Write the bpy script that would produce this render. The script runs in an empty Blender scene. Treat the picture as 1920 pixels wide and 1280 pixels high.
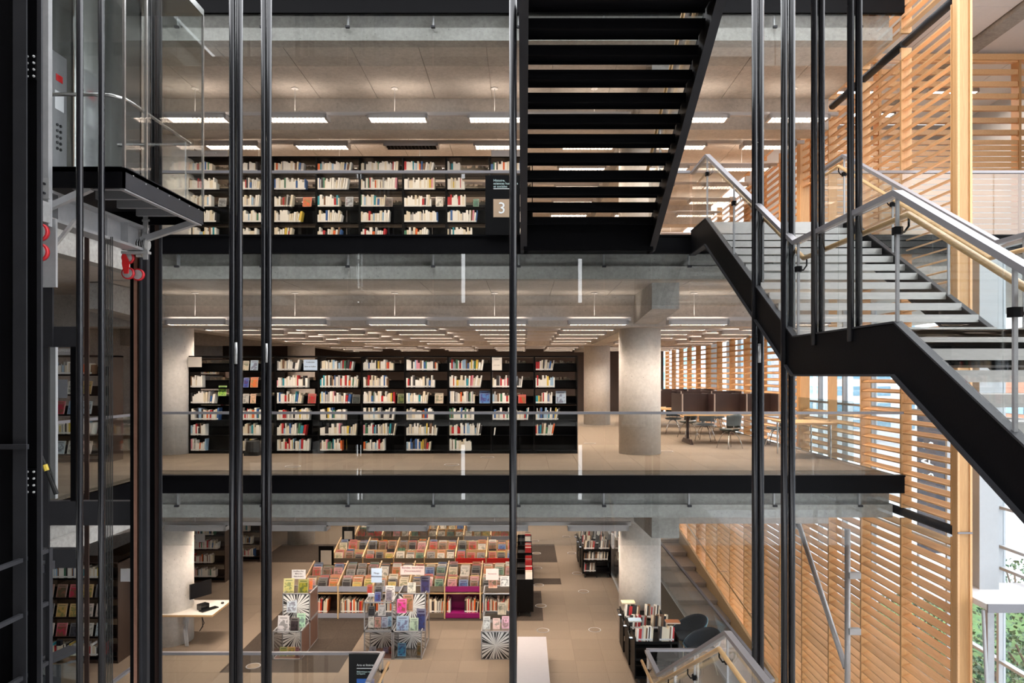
import bpy, math, random
from mathutils import Vector, Matrix, Euler

R = math.radians
SC = bpy.context.scene
COL = SC.collection
F, VX, VY, EZ = 1330.0, 982.0, 703.0, 5.942      # focal length in px, vanishing point, eye height

# ------------------------------------------------------------------ camera
cam = bpy.data.cameras.new('camera')
cam.sensor_fit = 'HORIZONTAL'; cam.sensor_width = 36.0
cam.lens = F / 1920 * 36.0
cam.shift_x = -(VX - 960) / 1920
cam.shift_y = (VY - 640) / 1920
cam.clip_start = 0.05; cam.clip_end = 600
camo = bpy.data.objects.new('camera', cam); COL.objects.link(camo)
camo.location = (0, 0, EZ); camo.rotation_euler = (R(90), 0, 0)
SC.camera = camo

# ------------------------------------------------------------------ world (overcast daylight)
wd = bpy.data.worlds.new('overcast_sky'); SC.world = wd
wd.use_nodes = True
bg = wd.node_tree.nodes['Background']
bg.inputs[0].default_value = (0.95, 0.97, 1.0, 1); bg.inputs[1].default_value = 3.0
LAMP = 52.0                                       # luminaire emission strength
SC.view_settings.view_transform = 'Standard'; SC.view_settings.look = 'None'
SC.view_settings.gamma = 1.0; SC.view_settings.use_curve_mapping = False
SC.view_settings.exposure = 1.02
SC.cycles.max_bounces = 7; SC.cycles.diffuse_bounces = 4; SC.cycles.glossy_bounces = 3
SC.cycles.transmission_bounces = 4; SC.cycles.transparent_max_bounces = 28
SC.cycles.adaptive_threshold = .03
SC.cycles.sample_clamp_indirect = 6.0
SC.cycles.caustics_reflective = False; SC.cycles.caustics_refractive = False

# ------------------------------------------------------------------ helpers
def W(px, py, Y):
    """world point for a photograph pixel at depth Y"""
    return ((px - VX) * Y / F, Y, EZ - (py - VY) * Y / F)
def WX(px, Y): return (px - VX) * Y / F
def WZ(py, Y): return EZ - (py - VY) * Y / F
def lin(c):
    return tuple((v / 12.92 if v <= .04045 else ((v + .055) / 1.055) ** 2.4) for v in c)
def hexc(h): return lin(tuple(int(h[i:i + 2], 16) / 255 for i in (0, 2, 4)))

ORD = ['zeroth', 'first', 'second', 'third', 'fourth', 'fifth', 'sixth', 'seventh', 'eighth', 'ninth', 'tenth', 'eleventh',
       'twelfth', 'thirteenth', 'fourteenth', 'fifteenth', 'sixteenth', 'seventeenth', 'eighteenth', 'nineteenth', 'twentieth',
       'twenty-first', 'twenty-second', 'twenty-third', 'twenty-fourth', 'twenty-fifth', 'twenty-sixth', 'twenty-seventh',
       'twenty-eighth', 'twenty-ninth', 'thirtieth', 'thirty-first', 'thirty-second', 'thirty-third', 'thirty-fourth', 'thirty-fifth']

class MB:
    """collects geometry (world coordinates) for ONE mesh"""
    def __init__(s): s.v = []; s.f = []; s.m = []; s.c = []; s.col = (1, 1, 1)
    def add(s, vs, fs, m=0):
        b = len(s.v); s.v += [tuple(p) for p in vs]
        for f in fs: s.f.append([b + i for i in f]); s.m.append(m); s.c.append(s.col)
        return s
    def box(s, x0, x1, y0, y1, z0, z1, m=0):
        return s.add([(x0, y0, z0), (x1, y0, z0), (x1, y1, z0), (x0, y1, z0), (x0, y0, z1), (x1, y0, z1), (x1, y1, z1), (x0, y1, z1)],
              [(0, 3, 2, 1), (4, 5, 6, 7), (0, 1, 5, 4), (1, 2, 6, 5), (2, 3, 7, 6), (3, 0, 4, 7)], m)
    def prism(s, pts, axis, a, b, m=0):
        """polygon of 2-D points extruded along axis from a to b; pts in the other two axes order"""
        def P(p, t):
            return {'x': (t, p[0], p[1]), 'y': (p[0], t, p[1]), 'z': (p[0], p[1], t)}[axis]
        n = len(pts)
        vs = [P(p, a) for p in pts] + [P(p, b) for p in pts]
        fs = [tuple(range(n)), tuple(range(2 * n - 1, n - 1, -1))] + [(i, i + n, (i + 1) % n + n, (i + 1) % n) for i in range(n)]
        return s.add(vs, fs, m)
    def tube(s, pts, r, n=8, m=0, r1=None):
        pts = [Vector(p) for p in pts]; k = len(pts); vs = []
        up = None
        for i, p in enumerate(pts):
            d = (pts[min(i + 1, k - 1)] - pts[max(i - 1, 0)]).normalized()
            if up is None:
                up = Vector((0, 0, 1)) if abs(d.z) < .9 else Vector((1, 0, 0))
            u = d.cross(up).normalized(); w = u.cross(d).normalized(); up = w
            rr = r if r1 is None else r + (r1 - r) * i / (k - 1)
            for j in range(n):
                a = 2 * math.pi * j / n
                vs.append(p + u * math.cos(a) * rr + w * math.sin(a) * rr)
        fs = [tuple(range(n - 1, -1, -1)), tuple(range((k - 1) * n, k * n))]
        for i in range(k - 1):
            for j in range(n):
                fs.append((i * n + j, i * n + (j + 1) % n, (i + 1) * n + (j + 1) % n, (i + 1) * n + j))
        return s.add(vs, fs, m)
    def bar(s, p, q, w, h, m=0, up=(0, 0, 1)):
        """rectangular bar from p to q, w across, h along up"""
        p = Vector(p); q = Vector(q); d = (q - p).normalized(); up = Vector(up)
        if abs(d.dot(up)) > .99: up = Vector((0, 1, 0))
        u = d.cross(up).normalized() * w / 2; v = u.cross(d).normalized() * h / 2
        vs = [p - u - v, p + u - v, p + u + v, p - u + v, q - u - v, q + u - v, q + u + v, q - u + v]
        return s.add(vs, [(0, 3, 2, 1), (4, 5, 6, 7), (0, 1, 5, 4), (1, 2, 6, 5), (2, 3, 7, 6), (3, 0, 4, 7)], m)
    def lathe(s, prof, c, n=20, m=0, axis='z'):
        vs = []
        for (r, t) in prof:
            for j in range(n):
                a = 2 * math.pi * j / n; p = (r * math.cos(a), r * math.sin(a), t)
                if axis == 'y': p = (p[0], p[2], p[1])
                if axis == 'x': p = (p[2], p[0], p[1])
                vs.append((c[0] + p[0], c[1] + p[1], c[2] + p[2]))
        k = len(prof); fs = [tuple(range(n - 1, -1, -1)), tuple(range((k - 1) * n, k * n))]
        for i in range(k - 1):
            for j in range(n):
                fs.append((i * n + j, i * n + (j + 1) % n, (i + 1) * n + (j + 1) % n, (i + 1) * n + j))
        return s.add(vs, fs, m)
    def mesh(s, name, mats, off=(0, 0, 0), smooth=False, attr=False):
        me = bpy.data.meshes.new(name)
        me.from_pydata([(v[0] - off[0], v[1] - off[1], v[2] - off[2]) for v in s.v], [], s.f)
        for mm in (mats if isinstance(mats, (list, tuple)) else [mats]): me.materials.append(M[mm])
        me.polygons.foreach_set('material_index', s.m)
        if smooth:
            me.polygons.foreach_set('use_smooth', [len(f) < 5 for f in s.f])
        if attr:
            ca = me.color_attributes.new('Col', 'FLOAT_COLOR', 'CORNER'); vals = []
            for f, c in zip(s.f, s.c):
                for _ in f: vals += [c[0], c[1], c[2], 1.0]
            ca.data.foreach_set('color', vals)
        me.update()
        return me

def wloc(o):
    l = Vector((0, 0, 0))
    while o is not None: l += o.location; o = o.parent
    return l
def props(o, label=None, cat=None, group=None, kind=None):
    if label: o['label'] = label
    if cat: o['category'] = cat
    if group: o['group'] = group
    if kind: o['kind'] = kind
    return o
def thing(name, label, cat, loc, group=None, kind=None):
    o = bpy.data.objects.new(name, None); COL.objects.link(o); o.location = loc
    o.empty_display_size = .1
    return props(o, label, cat, group, kind)
def obj(name, mb, mats, parent=None, loc=None, smooth=False, attr=False, **kw):
    """one mesh object; under a parent, or standing at its own base"""
    if parent is not None and loc is None: loc = wloc(parent)
    if loc is None:
        xs = [v[0] for v in mb.v]; ys = [v[1] for v in mb.v]; zs = [v[2] for v in mb.v]
        loc = ((min(xs) + max(xs)) / 2, (min(ys) + max(ys)) / 2, min(zs))
    me = mb.mesh(name, mats, loc, smooth, attr)
    o = bpy.data.objects.new(name, me); COL.objects.link(o)
    if parent is not None:
        o.parent = parent; o.location = Vector(loc) - wloc(parent)
    else: o.location = loc
    return props(o, **kw)
def piece(name, me, loc, parent=None, rot=(0, 0, 0), color=None, **kw):
    """an object sharing mesh data, at a world position"""
    o = bpy.data.objects.new(name, me); COL.objects.link(o)
    if parent is not None:
        o.parent = parent; o.location = Vector(loc) - wloc(parent)
    else: o.location = loc
    o.rotation_euler = rot
    if color: o.color = (color[0], color[1], color[2], 1)
    return props(o, **kw)
def text(body, size, loc, parent, mat, name='lettering', align='LEFT', rot=(R(90), 0, 0), ls=1.0):
    """printed lettering, turned into a mesh"""
    if not body: return None
    cu = bpy.data.curves.new(name, 'FONT'); cu.body = body; cu.size = size; cu.align_x = align
    cu.extrude = .0015; cu.space_line = ls; cu.resolution_u = 2
    tmp = bpy.data.objects.new('tmp', cu); COL.objects.link(tmp)
    bpy.context.view_layer.update()
    me = bpy.data.meshes.new_from_object(tmp.evaluated_get(bpy.context.evaluated_depsgraph_get()))
    bpy.data.objects.remove(tmp); me.name = name
    me.materials.clear(); me.materials.append(M[mat])
    return piece(name, me, loc, parent, rot)

# ------------------------------------------------------------------ materials
M = {}
def mat(name, base, rough=.5, metal=0., spec=.5, noise=None, bump=None, coord='pos', rnd=0., stretch=(1, 1, 1), col2=None, emit=None, objcol=False, attr=False):
    """principled material; noise=(scale, amount) mottles it, bump=(scale, strength)"""
    m = bpy.data.materials.new(name); m.use_nodes = True; nt = m.node_tree; N = nt.nodes; L = nt.links
    b = N['Principled BSDF']
    b.inputs['Roughness'].default_value = rough; b.inputs['Metallic'].default_value = metal
    b.inputs['Specular IOR Level'].default_value = spec
    b.inputs['Base Color'].default_value = (*base, 1)
    src = None
    if objcol:
        oi = N.new('ShaderNodeObjectInfo'); src = oi.outputs['Color']
    if attr:
        at = N.new('ShaderNodeAttribute'); at.attribute_name = 'Col'; src = at.outputs['Color']
    if noise or bump:
        if coord == 'pos':
            g = N.new('ShaderNodeNewGeometry'); cs = g.outputs['Position']
        else:
            g = N.new('ShaderNodeTexCoord'); cs = g.outputs['Object']
        mp = N.new('ShaderNodeMapping'); mp.inputs['Scale'].default_value = stretch
        L.new(cs, mp.inputs['Vector']); cs = mp.outputs['Vector']
    if noise:
        t = N.new('ShaderNodeTexNoise'); t.inputs['Scale'].default_value = noise[0]; t.inputs['Detail'].default_value = 5
        t.inputs['Roughness'].default_value = .65
        L.new(cs, t.inputs['Vector'])
        mr = N.new('ShaderNodeMapRange'); mr.inputs['From Min'].default_value = .3; mr.inputs['From Max'].default_value = .7
        L.new(t.outputs['Fac'], mr.inputs['Value'])
        mx = N.new('ShaderNodeMix'); mx.data_type = 'RGBA'
        c2 = col2 if col2 else tuple(v * (1 - noise[1]) for v in base)
        mx.inputs[6].default_value = (*c2, 1)
        if src: L.new(src, mx.inputs[7])
        else: mx.inputs[7].default_value = (*base, 1)
        L.new(mr.outputs['Result'], mx.inputs[0]); src = mx.outputs[2]
    if rnd:
        oi = N.new('ShaderNodeObjectInfo')
        mr2 = N.new('ShaderNodeMapRange'); mr2.inputs['To Min'].default_value = 1 - rnd; mr2.inputs['To Max'].default_value = 1 + rnd
        L.new(oi.outputs['Random'], mr2.inputs['Value'])
        vm = N.new('ShaderNodeMix'); vm.data_type = 'RGBA'; vm.blend_type = 'MULTIPLY'; vm.inputs[0].default_value = 1
        if src: L.new(src, vm.inputs[6])
        else: vm.inputs[6].default_value = (*base, 1)
        L.new(mr2.outputs['Result'], vm.inputs[7]); src = vm.outputs[2]
    if src: L.new(src, b.inputs['Base Color'])
    if bump:
        t2 = N.new('ShaderNodeTexNoise'); t2.inputs['Scale'].default_value = bump[0]; t2.inputs['Detail'].default_value = 4
        L.new(cs, t2.inputs['Vector'])
        bp = N.new('ShaderNodeBump'); bp.inputs['Strength'].default_value = bump[1]; bp.inputs['Distance'].default_value = .02
        L.new(t2.outputs['Fac'], bp.inputs['Height']); L.new(bp.outputs['Normal'], b.inputs['Normal'])
    if emit:
        b.inputs['Emission Color'].default_value = (*emit[0], 1); b.inputs['Emission Strength'].default_value = emit[1]
    M[name] = m
    return m
def glass(name, tint, rough=0.0, refl=1.0):
    m = bpy.data.materials.new(name); m.use_nodes = True; nt = m.node_tree; N = nt.nodes; L = nt.links
    N.remove(N['Principled BSDF'])
    tr = N.new('ShaderNodeBsdfTransparent'); tr.inputs[0].default_value = (*tint, 1)
    gl = N.new('ShaderNodeBsdfGlossy'); gl.inputs['Roughness'].default_value = rough
    gl.inputs['Color'].default_value = (1, 1, 1, 1)
    lw = N.new('ShaderNodeLayerWeight'); lw.inputs[0].default_value = .5
    pw_ = N.new('ShaderNodeMath'); pw_.operation = 'POWER'; pw_.inputs[1].default_value = 5.0
    mu = N.new('ShaderNodeMath'); mu.operation = 'MULTIPLY_ADD'; mu.inputs[1].default_value = .90 * refl; mu.inputs[2].default_value = .04 * refl; mu.use_clamp = True
    L.new(lw.outputs['Facing'], pw_.inputs[0]); L.new(pw_.outputs[0], mu.inputs[0])
    mx = N.new('ShaderNodeMixShader')
    L.new(mu.outputs[0], mx.inputs[0])
    L.new(tr.outputs[0], mx.inputs[1]); L.new(gl.outputs[0], mx.inputs[2])
    L.new(mx.outputs[0], N['Material Output'].inputs['Surface'])
    M[name] = m

def concrete(name, base, dark, stain):
    """cast concrete: cloudy tone, pores and stains"""
    m = bpy.data.materials.new(name); m.use_nodes = True; nt = m.node_tree; N = nt.nodes; L = nt.links
    b = N['Principled BSDF']; b.inputs['Roughness'].default_value = .75; b.inputs['Specular IOR Level'].default_value = .3
    g = N.new('ShaderNodeNewGeometry')
    n1 = N.new('ShaderNodeTexNoise'); n1.inputs['Scale'].default_value = .9; n1.inputs['Detail'].default_value = 7; n1.inputs['Roughness'].default_value = .7
    n2 = N.new('ShaderNodeTexNoise'); n2.inputs['Scale'].default_value = 14; n2.inputs['Detail'].default_value = 6; n2.inputs['Roughness'].default_value = .7
    vo = N.new('ShaderNodeTexVoronoi'); vo.inputs['Scale'].default_value = 9
    for n in (n1, n2, vo): L.new(g.outputs['Position'], n.inputs['Vector'])
    r1 = N.new('ShaderNodeValToRGB'); r1.color_ramp.elements[0].position = .34; r1.color_ramp.elements[1].position = .62
    r1.color_ramp.elements[0].color = (*dark, 1); r1.color_ramp.elements[1].color = (*base, 1)
    L.new(n1.outputs['Fac'], r1.inputs[0])
    r2 = N.new('ShaderNodeMapRange'); r2.inputs['From Min'].default_value = .3; r2.inputs['From Max'].default_value = .75
    r2.inputs['To Min'].default_value = 1 - stain; r2.inputs['To Max'].default_value = 1.08
    L.new(n2.outputs['Fac'], r2.inputs['Value'])
    mu = N.new('ShaderNodeMix'); mu.data_type = 'RGBA'; mu.blend_type = 'MULTIPLY'; mu.inputs[0].default_value = 1
    L.new(r1.outputs[0], mu.inputs[6]); L.new(r2.outputs[0], mu.inputs[7])
    pr = N.new('ShaderNodeMapRange'); pr.inputs['From Min'].default_value = .05; pr.inputs['From Max'].default_value = .11
    pr.inputs['To Min'].default_value = .45; pr.inputs['To Max'].default_value = 1
    L.new(vo.outputs['Distance'], pr.inputs['Value'])
    mv = N.new('ShaderNodeMix'); mv.data_type = 'RGBA'; mv.blend_type = 'MULTIPLY'; mv.inputs[0].default_value = .8
    L.new(mu.outputs[2], mv.inputs[6]); L.new(pr.outputs[0], mv.inputs[7])
    L.new(mv.outputs[2], b.inputs['Base Color'])
    bp = N.new('ShaderNodeBump'); bp.inputs['Strength'].default_value = .25; bp.inputs['Distance'].default_value = .01
    L.new(n2.outputs['Fac'], bp.inputs['Height']); L.new(bp.outputs['Normal'], b.inputs['Normal'])
    M[name] = m
concrete('concrete', (.47, .455, .43), (.34, .325, .30), .28)
concrete('concrete_soffit', (.57, .525, .48), (.46, .42, .38), .2)
concrete('concrete_column', (.68, .645, .60), (.58, .545, .50), .12)
mat('carpet', (.255, .20, .152), .95, spec=.1, noise=(110, .45), bump=(240, .5), rnd=.07)
mat('dark_carpet', (.075, .058, .046), .95, spec=.1, noise=(24, .5), bump=(200, .5), stretch=(6, .5, 1), rnd=.1)
mat('underlay', (.12, .095, .07), .95, spec=.1, noise=(40, .3))
mat('black_steel', (.0032, .0031, .0040), .5, spec=.08, noise=(5, .25), bump=(60, .04))
mat('charcoal_steel', (.030, .030, .034), .5, spec=.2, noise=(3, .25))
mat('tube_steel', (.010, .010, .013), .27, metal=.15, spec=.5, noise=(30, .2))
mat('brown_steel', (.035, .018, .014), .4, spec=.5, noise=(8, .2))
mat('copper_rail', (.45, .24, .17), .35, metal=.6, noise=(20, .15))
mat('grey_steel', (.46, .46, .47), .42, metal=.35, noise=(8, .15))
mat('galvanised', (.55, .55, .55), .38, metal=.5, noise=(25, .2))
mat('stainless', (.66, .67, .66), .24, metal=1., noise=(3, .1), bump=(1.3, .12), stretch=(1, 1, .3))
mat('aluminium', (.27, .26, .275), .45, metal=.5, noise=(40, .06))
mat('brushed_frame', (.36, .36, .37), .4, metal=.5, noise=(40, .08))
mat('tread_metal', (.56, .545, .53), .42, metal=.25, noise=(14, .12), stretch=(1, 4, 4))
mat('red_urethane', (.62, .02, .03), .4, noise=(30, .15))
mat('red_bracket', (.70, .012, .015), .35, noise=(12, .2))
mat('yellow_tape', (.75, .55, .08), .5, noise=(12, .15))
mat('black_rubber', (.012, .012, .012), .6, noise=(30, .3))
mat('slat_wood', (.86, .52, .265), .42, spec=.4, noise=(5, .22), coord='pos', stretch=(6, .7, 18), rnd=.13, col2=(.74, .42, .195))
mat('frame_wood', (.66, .38, .165), .42, spec=.4, noise=(5, .22), stretch=(16, 16, .7), col2=(.54, .29, .12))
mat('oak_rail', (.62, .40, .19), .35, spec=.45, noise=(6, .25), stretch=(12, 1, 12), col2=(.48, .28, .12))
mat('bin_wood', (.62, .42, .22), .45, noise=(8, .25), stretch=(10, 1, 10))
mat('shelf_black', (.0036, .0032, .0032), .45, spec=.12, noise=(6, .3))
mat('shelf_brown', (.042, .025, .018), .45, noise=(6, .25), stretch=(8, 8, 1))
mat('carrel_panel', (.030, .017, .017), .4, noise=(4, .2))
mat('carrel_edge', (.30, .25, .22), .4, noise=(10, .1))
mat('luminaire_grey', (.52, .50, .50), .45, noise=(20, .05))
mat('glare_liner', (.05, .045, .04), .6, noise=(20, .05))
mat('luminaire_white', (.78, .76, .74), .4, noise=(20, .05))
mat('lamp_glow', (1, .9, .8), .5, emit=((1.0, .84, .70), LAMP), noise=(20, .02))
mat('added_uplight_glow', (1, .9, .8), .5, emit=((1.0, .84, .70), LAMP * .09), noise=(20, .02))  # invented upward glow that lifts the soffit brightness
mat('plinth_white', (.30, .285, .295), .5, noise=(12, .04))
mat('white_panel', (.80, .79, .80), .5, noise=(12, .04))
mat('white_paint', (.52, .54, .56), .45, noise=(12, .05))
mat('stone_step', (.52, .46, .41), .6, noise=(7, .2), stretch=(.6, 5, 5), bump=(50, .1))
mat('desk_white', (.55, .52, .48), .35, noise=(12, .04))
mat('ply_edge', (.55, .36, .18), .5, noise=(14, .2))
mat('grey_carpet', (.10, .105, .115), .95, noise=(120, .5), bump=(200, .4))
mat('chair_green', (.008, .016, .013), .4, noise=(12, .2))
mat('chair_blue', (.045, .058, .075), .8, noise=(90, .3), bump=(200, .2))
mat('chair_shell', (.16, .30, .38), .5, noise=(12, .15))
mat('pale_leg', (.62, .52, .40), .45, noise=(14, .2))
mat('chrome', (.62, .60, .58), .25, metal=.9, noise=(20, .08))
mat('book', (.8, .8, .8), .55, objcol=True, rnd=.05)
mat('book_mix', (.8, .8, .8), .55, attr=True)
mat('pages', (.74, .66, .54), .8, noise=(90, .2), stretch=(8, 1, 1))
mat('sticker', (.80, .79, .77), .6, noise=(160, .35), coord='obj')
mat('screen_black', (.008, .008, .009), .25, noise=(10, .2))
mat('plinth_grey', (.30, .315, .35), .5, noise=(10, .08))
mat('fascia_taupe', (.135, .105, .075), .5, noise=(10, .1))
mat('fascia_red', (.55, .012, .012), .45, noise=(10, .08))
mat('fascia_purple', (.22, .005, .10), .45, noise=(10, .08))
mat('fascia_grey', (.27, .28, .33), .5, noise=(10, .08))
mat('bronze_panel', (.17, .085, .060), .3, noise=(5, .2))
mat('sign_black', (.003, .003, .0035), .4, spec=.2, noise=(10, .2))
mat('sign_tan', (.42, .30, .20), .5, noise=(10, .06))
mat('sign_blue', (.02, .13, .50), .5, noise=(10, .06))
mat('sign_cream', (.72, .66, .58), .55, noise=(10, .06))
mat('sign_white', (.78, .78, .80), .55, noise=(10, .06))
mat('sign_pink', (.80, .56, .53), .55, noise=(10, .06))
mat('sign_pale_blue', (.50, .63, .80), .55, noise=(10, .06))
mat('letter_white', (.80, .82, .82), .5, noise=(10, .03))
mat('letter_dark', (.06, .04, .06), .5, noise=(10, .1))
mat('letter_pale_blue', (.55, .72, .70), .5, noise=(10, .03))
mat('banner_grey', (.06, .06, .075), .7, noise=(3, .2))
mat('asphalt', (.34, .34, .35), .85, noise=(.6, .3))
mat('lawn', (.10, .20, .06), .95, noise=(3, .5), bump=(30, .6))
mat('facade_white', (.58, .59, .60), .7, noise=(1, .1))
mat('facade_grey', (.34, .35, .37), .7, noise=(1, .15))
mat('facade_brick', (.42, .20, .13), .8, noise=(2, .2))
mat('window_blue', (.20, .34, .42), .2, noise=(2, .3))
mat('leaf', (.05, .11, .05), .6, noise=(5, .5), rnd=.1)
mat('leaf_pale', (.08, .15, .07), .6, noise=(5, .4), rnd=.1)
mat('bark', (.10, .07, .05), .8, noise=(8, .3))
glass('glass', (.95, .962, .958))
glass('glass_dark', (.84, .885, .88), refl=1.15)
glass('glass_clear', (.97, .98, .98), refl=.8)
glass('glass_window', (.94, .97, .99), refl=.9)
glass('plexi', (.90, .91, .92), .08, .9)

def cover_material(name, attr=False):
    """printed book cover: paper tone with blotches of a second colour"""
    m = mat(name, (.8, .8, .8), .4)
    nt = m.node_tree; N = nt.nodes; L = nt.links; b = N['Principled BSDF']
    if attr:
        oi = N.new('ShaderNodeAttribute'); oi.attribute_name = 'Col'; co = oi.outputs['Color']
        g = N.new('ShaderNodeNewGeometry'); vec = g.outputs['Position']
    else:
        oi = N.new('ShaderNodeObjectInfo'); co = oi.outputs['Color']
        tc = N.new('ShaderNodeTexCoord'); g = N.new('ShaderNodeVectorMath'); g.operation = 'MULTIPLY_ADD'
        L.new(tc.outputs['Object'], g.inputs[0]); g.inputs[1].default_value = (1, 1, 1)
        cm = N.new('ShaderNodeCombineXYZ')
        mm = N.new('ShaderNodeMath'); mm.operation = 'MULTIPLY'; mm.inputs[1].default_value = 40; L.new(oi.outputs['Random'], mm.inputs[0])
        L.new(mm.outputs[0], cm.inputs[0]); L.new(mm.outputs[0], cm.inputs[2]); L.new(cm.outputs[0], g.inputs[2]); vec = g.outputs[0]
    n = N.new('ShaderNodeTexNoise'); n.inputs['Scale'].default_value = 13; n.inputs['Detail'].default_value = 4; n.inputs['Distortion'].default_value = .6
    L.new(vec, n.inputs['Vector'])
    r = N.new('ShaderNodeValToRGB'); r.color_ramp.elements[0].position = .47; r.color_ramp.elements[1].position = .55
    L.new(n.outputs['Fac'], r.inputs[0])
    hs = N.new('ShaderNodeHueSaturation'); hs.inputs['Saturation'].default_value = .85; hs.inputs['Value'].default_value = .45; hs.inputs['Hue'].default_value = .56
    L.new(co, hs.inputs['Color'])
    mx = N.new('ShaderNodeMix'); mx.data_type = 'RGBA'; L.new(r.outputs[0], mx.inputs[0])
    L.new(co, mx.inputs[6]); L.new(hs.outputs[0], mx.inputs[7])
    res = mx.outputs[2]
    if not attr:      # white margin, title band near the top edge
        tg = N.new('ShaderNodeTexCoord'); sx = N.new('ShaderNodeSeparateXYZ'); L.new(tg.outputs['Generated'], sx.inputs[0])
        def band(sock, c, hw):
            d = N.new('ShaderNodeMath'); d.operation = 'SUBTRACT'; d.inputs[1].default_value = c; L.new(sock, d.inputs[0])
            ab = N.new('ShaderNodeMath'); ab.operation = 'ABSOLUTE'; L.new(d.outputs[0], ab.inputs[0])
            lt = N.new('ShaderNodeMath'); lt.operation = 'LESS_THAN'; lt.inputs[1].default_value = hw; L.new(ab.outputs[0], lt.inputs[0]); return lt.outputs[0]
        def mul(p, q_):
            m_ = N.new('ShaderNodeMath'); m_.operation = 'MULTIPLY'; L.new(p, m_.inputs[0]); L.new(q_, m_.inputs[1]); return m_.outputs[0]
        pic = mul(band(sx.outputs['X'], .5, .40), band(sx.outputs['Z'], .42, .34))
        m1 = N.new('ShaderNodeMix'); m1.data_type = 'RGBA'; L.new(pic, m1.inputs[0]); L.new(res, m1.inputs[7])
        m0 = N.new('ShaderNodeMix'); m0.data_type = 'RGBA'; m0.inputs[0].default_value = .18; L.new(co, m0.inputs[6]); m0.inputs[7].default_value = (.66, .63, .58, 1); L.new(m0.outputs[2], m1.inputs[6])
        tb = mul(band(sx.outputs['X'], .5, .33), band(sx.outputs['Z'], .86, .035))
        m2 = N.new('ShaderNodeMix'); m2.data_type = 'RGBA'; L.new(tb, m2.inputs[0]); L.new(m1.outputs[2], m2.inputs[6]); L.new(hs.outputs[0], m2.inputs[7])
        res = m2.outputs[2]
    L.new(res, b.inputs['Base Color'])
cover_material('cover'); cover_material('cover_mix', True)

def burst_material():
    """black and white comic starburst print"""
    m = mat('burst_print', (.8, .8, .8), .35)
    nt = m.node_tree; N = nt.nodes; L = nt.links; b = N['Principled BSDF']
    tc = N.new('ShaderNodeTexCoord'); sp = N.new('ShaderNodeSeparateXYZ'); L.new(tc.outputs['Object'], sp.inputs[0])
    at = N.new('ShaderNodeMath'); at.operation = 'ARCTAN2'; L.new(sp.outputs['Z'], at.inputs[0]); L.new(sp.outputs['X'], at.inputs[1])
    ml = N.new('ShaderNodeMath'); ml.operation = 'MULTIPLY'; ml.inputs[1].default_value = 27; L.new(at.outputs[0], ml.inputs[0])
    n = N.new('ShaderNodeTexNoise'); n.noise_dimensions = '1D'; n.inputs['Scale'].default_value = 5
    L.new(at.outputs[0], n.inputs['W'])
    n2 = N.new('ShaderNodeMath'); n2.operation = 'MULTIPLY_ADD'; n2.inputs[1].default_value = 9; L.new(n.outputs['Fac'], n2.inputs[0]); L.new(ml.outputs[0], n2.inputs[2])
    si = N.new('ShaderNodeMath'); si.operation = 'SINE'; L.new(n2.outputs[0], si.inputs[0])
    ln = N.new('ShaderNodeVectorMath'); ln.operation = 'LENGTH'; L.new(tc.outputs['Object'], ln.inputs[0])
    ad = N.new('ShaderNodeMath'); ad.operation = 'MULTIPLY_ADD'; ad.inputs[1].default_value = -3.2; ad.inputs[2].default_value = 1.0
    L.new(ln.outputs['Value'], ad.inputs[0])
    gt = N.new('ShaderNodeMath'); gt.operation = 'GREATER_THAN'; L.new(si.outputs[0], gt.inputs[0])
    sb = N.new('ShaderNodeMath'); sb.operation = 'MULTIPLY'; sb.inputs[1].default_value = -1; L.new(ad.outputs[0], sb.inputs[0])
    L.new(sb.outputs[0], gt.inputs[1])
    mx = N.new('ShaderNodeMix'); mx.data_type = 'RGBA'; L.new(gt.outputs[0], mx.inputs[0])
    mx.inputs[6].default_value = (.03, .03, .03, 1); mx.inputs[7].default_value = (.82, .82, .80, 1)
    L.new(mx.outputs[2], b.inputs['Base Color'])
burst_material()
rng = random.Random(7)

# ================================================================== THE BUILDING
FL = [0.0, 4.2, 8.4, 12.6]
E = 12.5                                          # depth of the atrium edge
XW = 6.68                                         # inner face of the louvre wall
COLX = (-7.9, 2.6); COLY = (15.9, 25.2)
LEVEL = ['ground floor', 'middle floor', 'upper floor', 'top floor']

# ---- floors with carpet tiles
P_T = .596
def tile_mesh():
    mb = MB(); h = P_T / 2 - .0015
    mb.box(-h, h, -h, h, 0, .008)
    return mb
TILE = tile_mesh().mesh('carpet_tile', 'carpet'); TILE_D = tile_mesh().mesh('carpet_tile', 'dark_carpet'); TILE_G = tile_mesh().mesh('carpet_tile', 'grey_carpet')
DARK = [(-6.08, -3.70, 14.16, 17.4), (-6.08, .474, 17.14, 19.52), (-5.5, 1.07, 19.9, 20.7), (-8.3, 1.07, 22.5, 24.9)]
def dark_at(x, y): return any(a < x < b and c < y < d for a, b, c, d in DARK)
def in_view(x, y, z, m=0):
    px = VX + x * F / y; py = VY - (z - EZ) * F / y
    return -m < px < 1920 + m and -m < py < 1280 + m
mb = MB(); mb.box(-14, 3.95, E, 33, -.45, 0); mb.box(-14, -6.5, 2, E, -.45, 0)
f0 = obj('floor', mb, 'underlay', label='beige carpet tile floor of the ground level', kind='structure')
cells = []
for i in range(-26, 6):
    for j in range(-9, 26):
        x = 1.07 + P_T * (i + .5) - P_T; y = 17.736 + P_T * (j + .5)
        if x > 3.7 or x < -13.5 or y < E + .3: continue
        cells.append((y, x))
near = sorted([c for c in cells if in_view(c[1], c[0], 0, 20)])[:295]
ns = set(near); rest = MB(); restd = MB()
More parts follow.
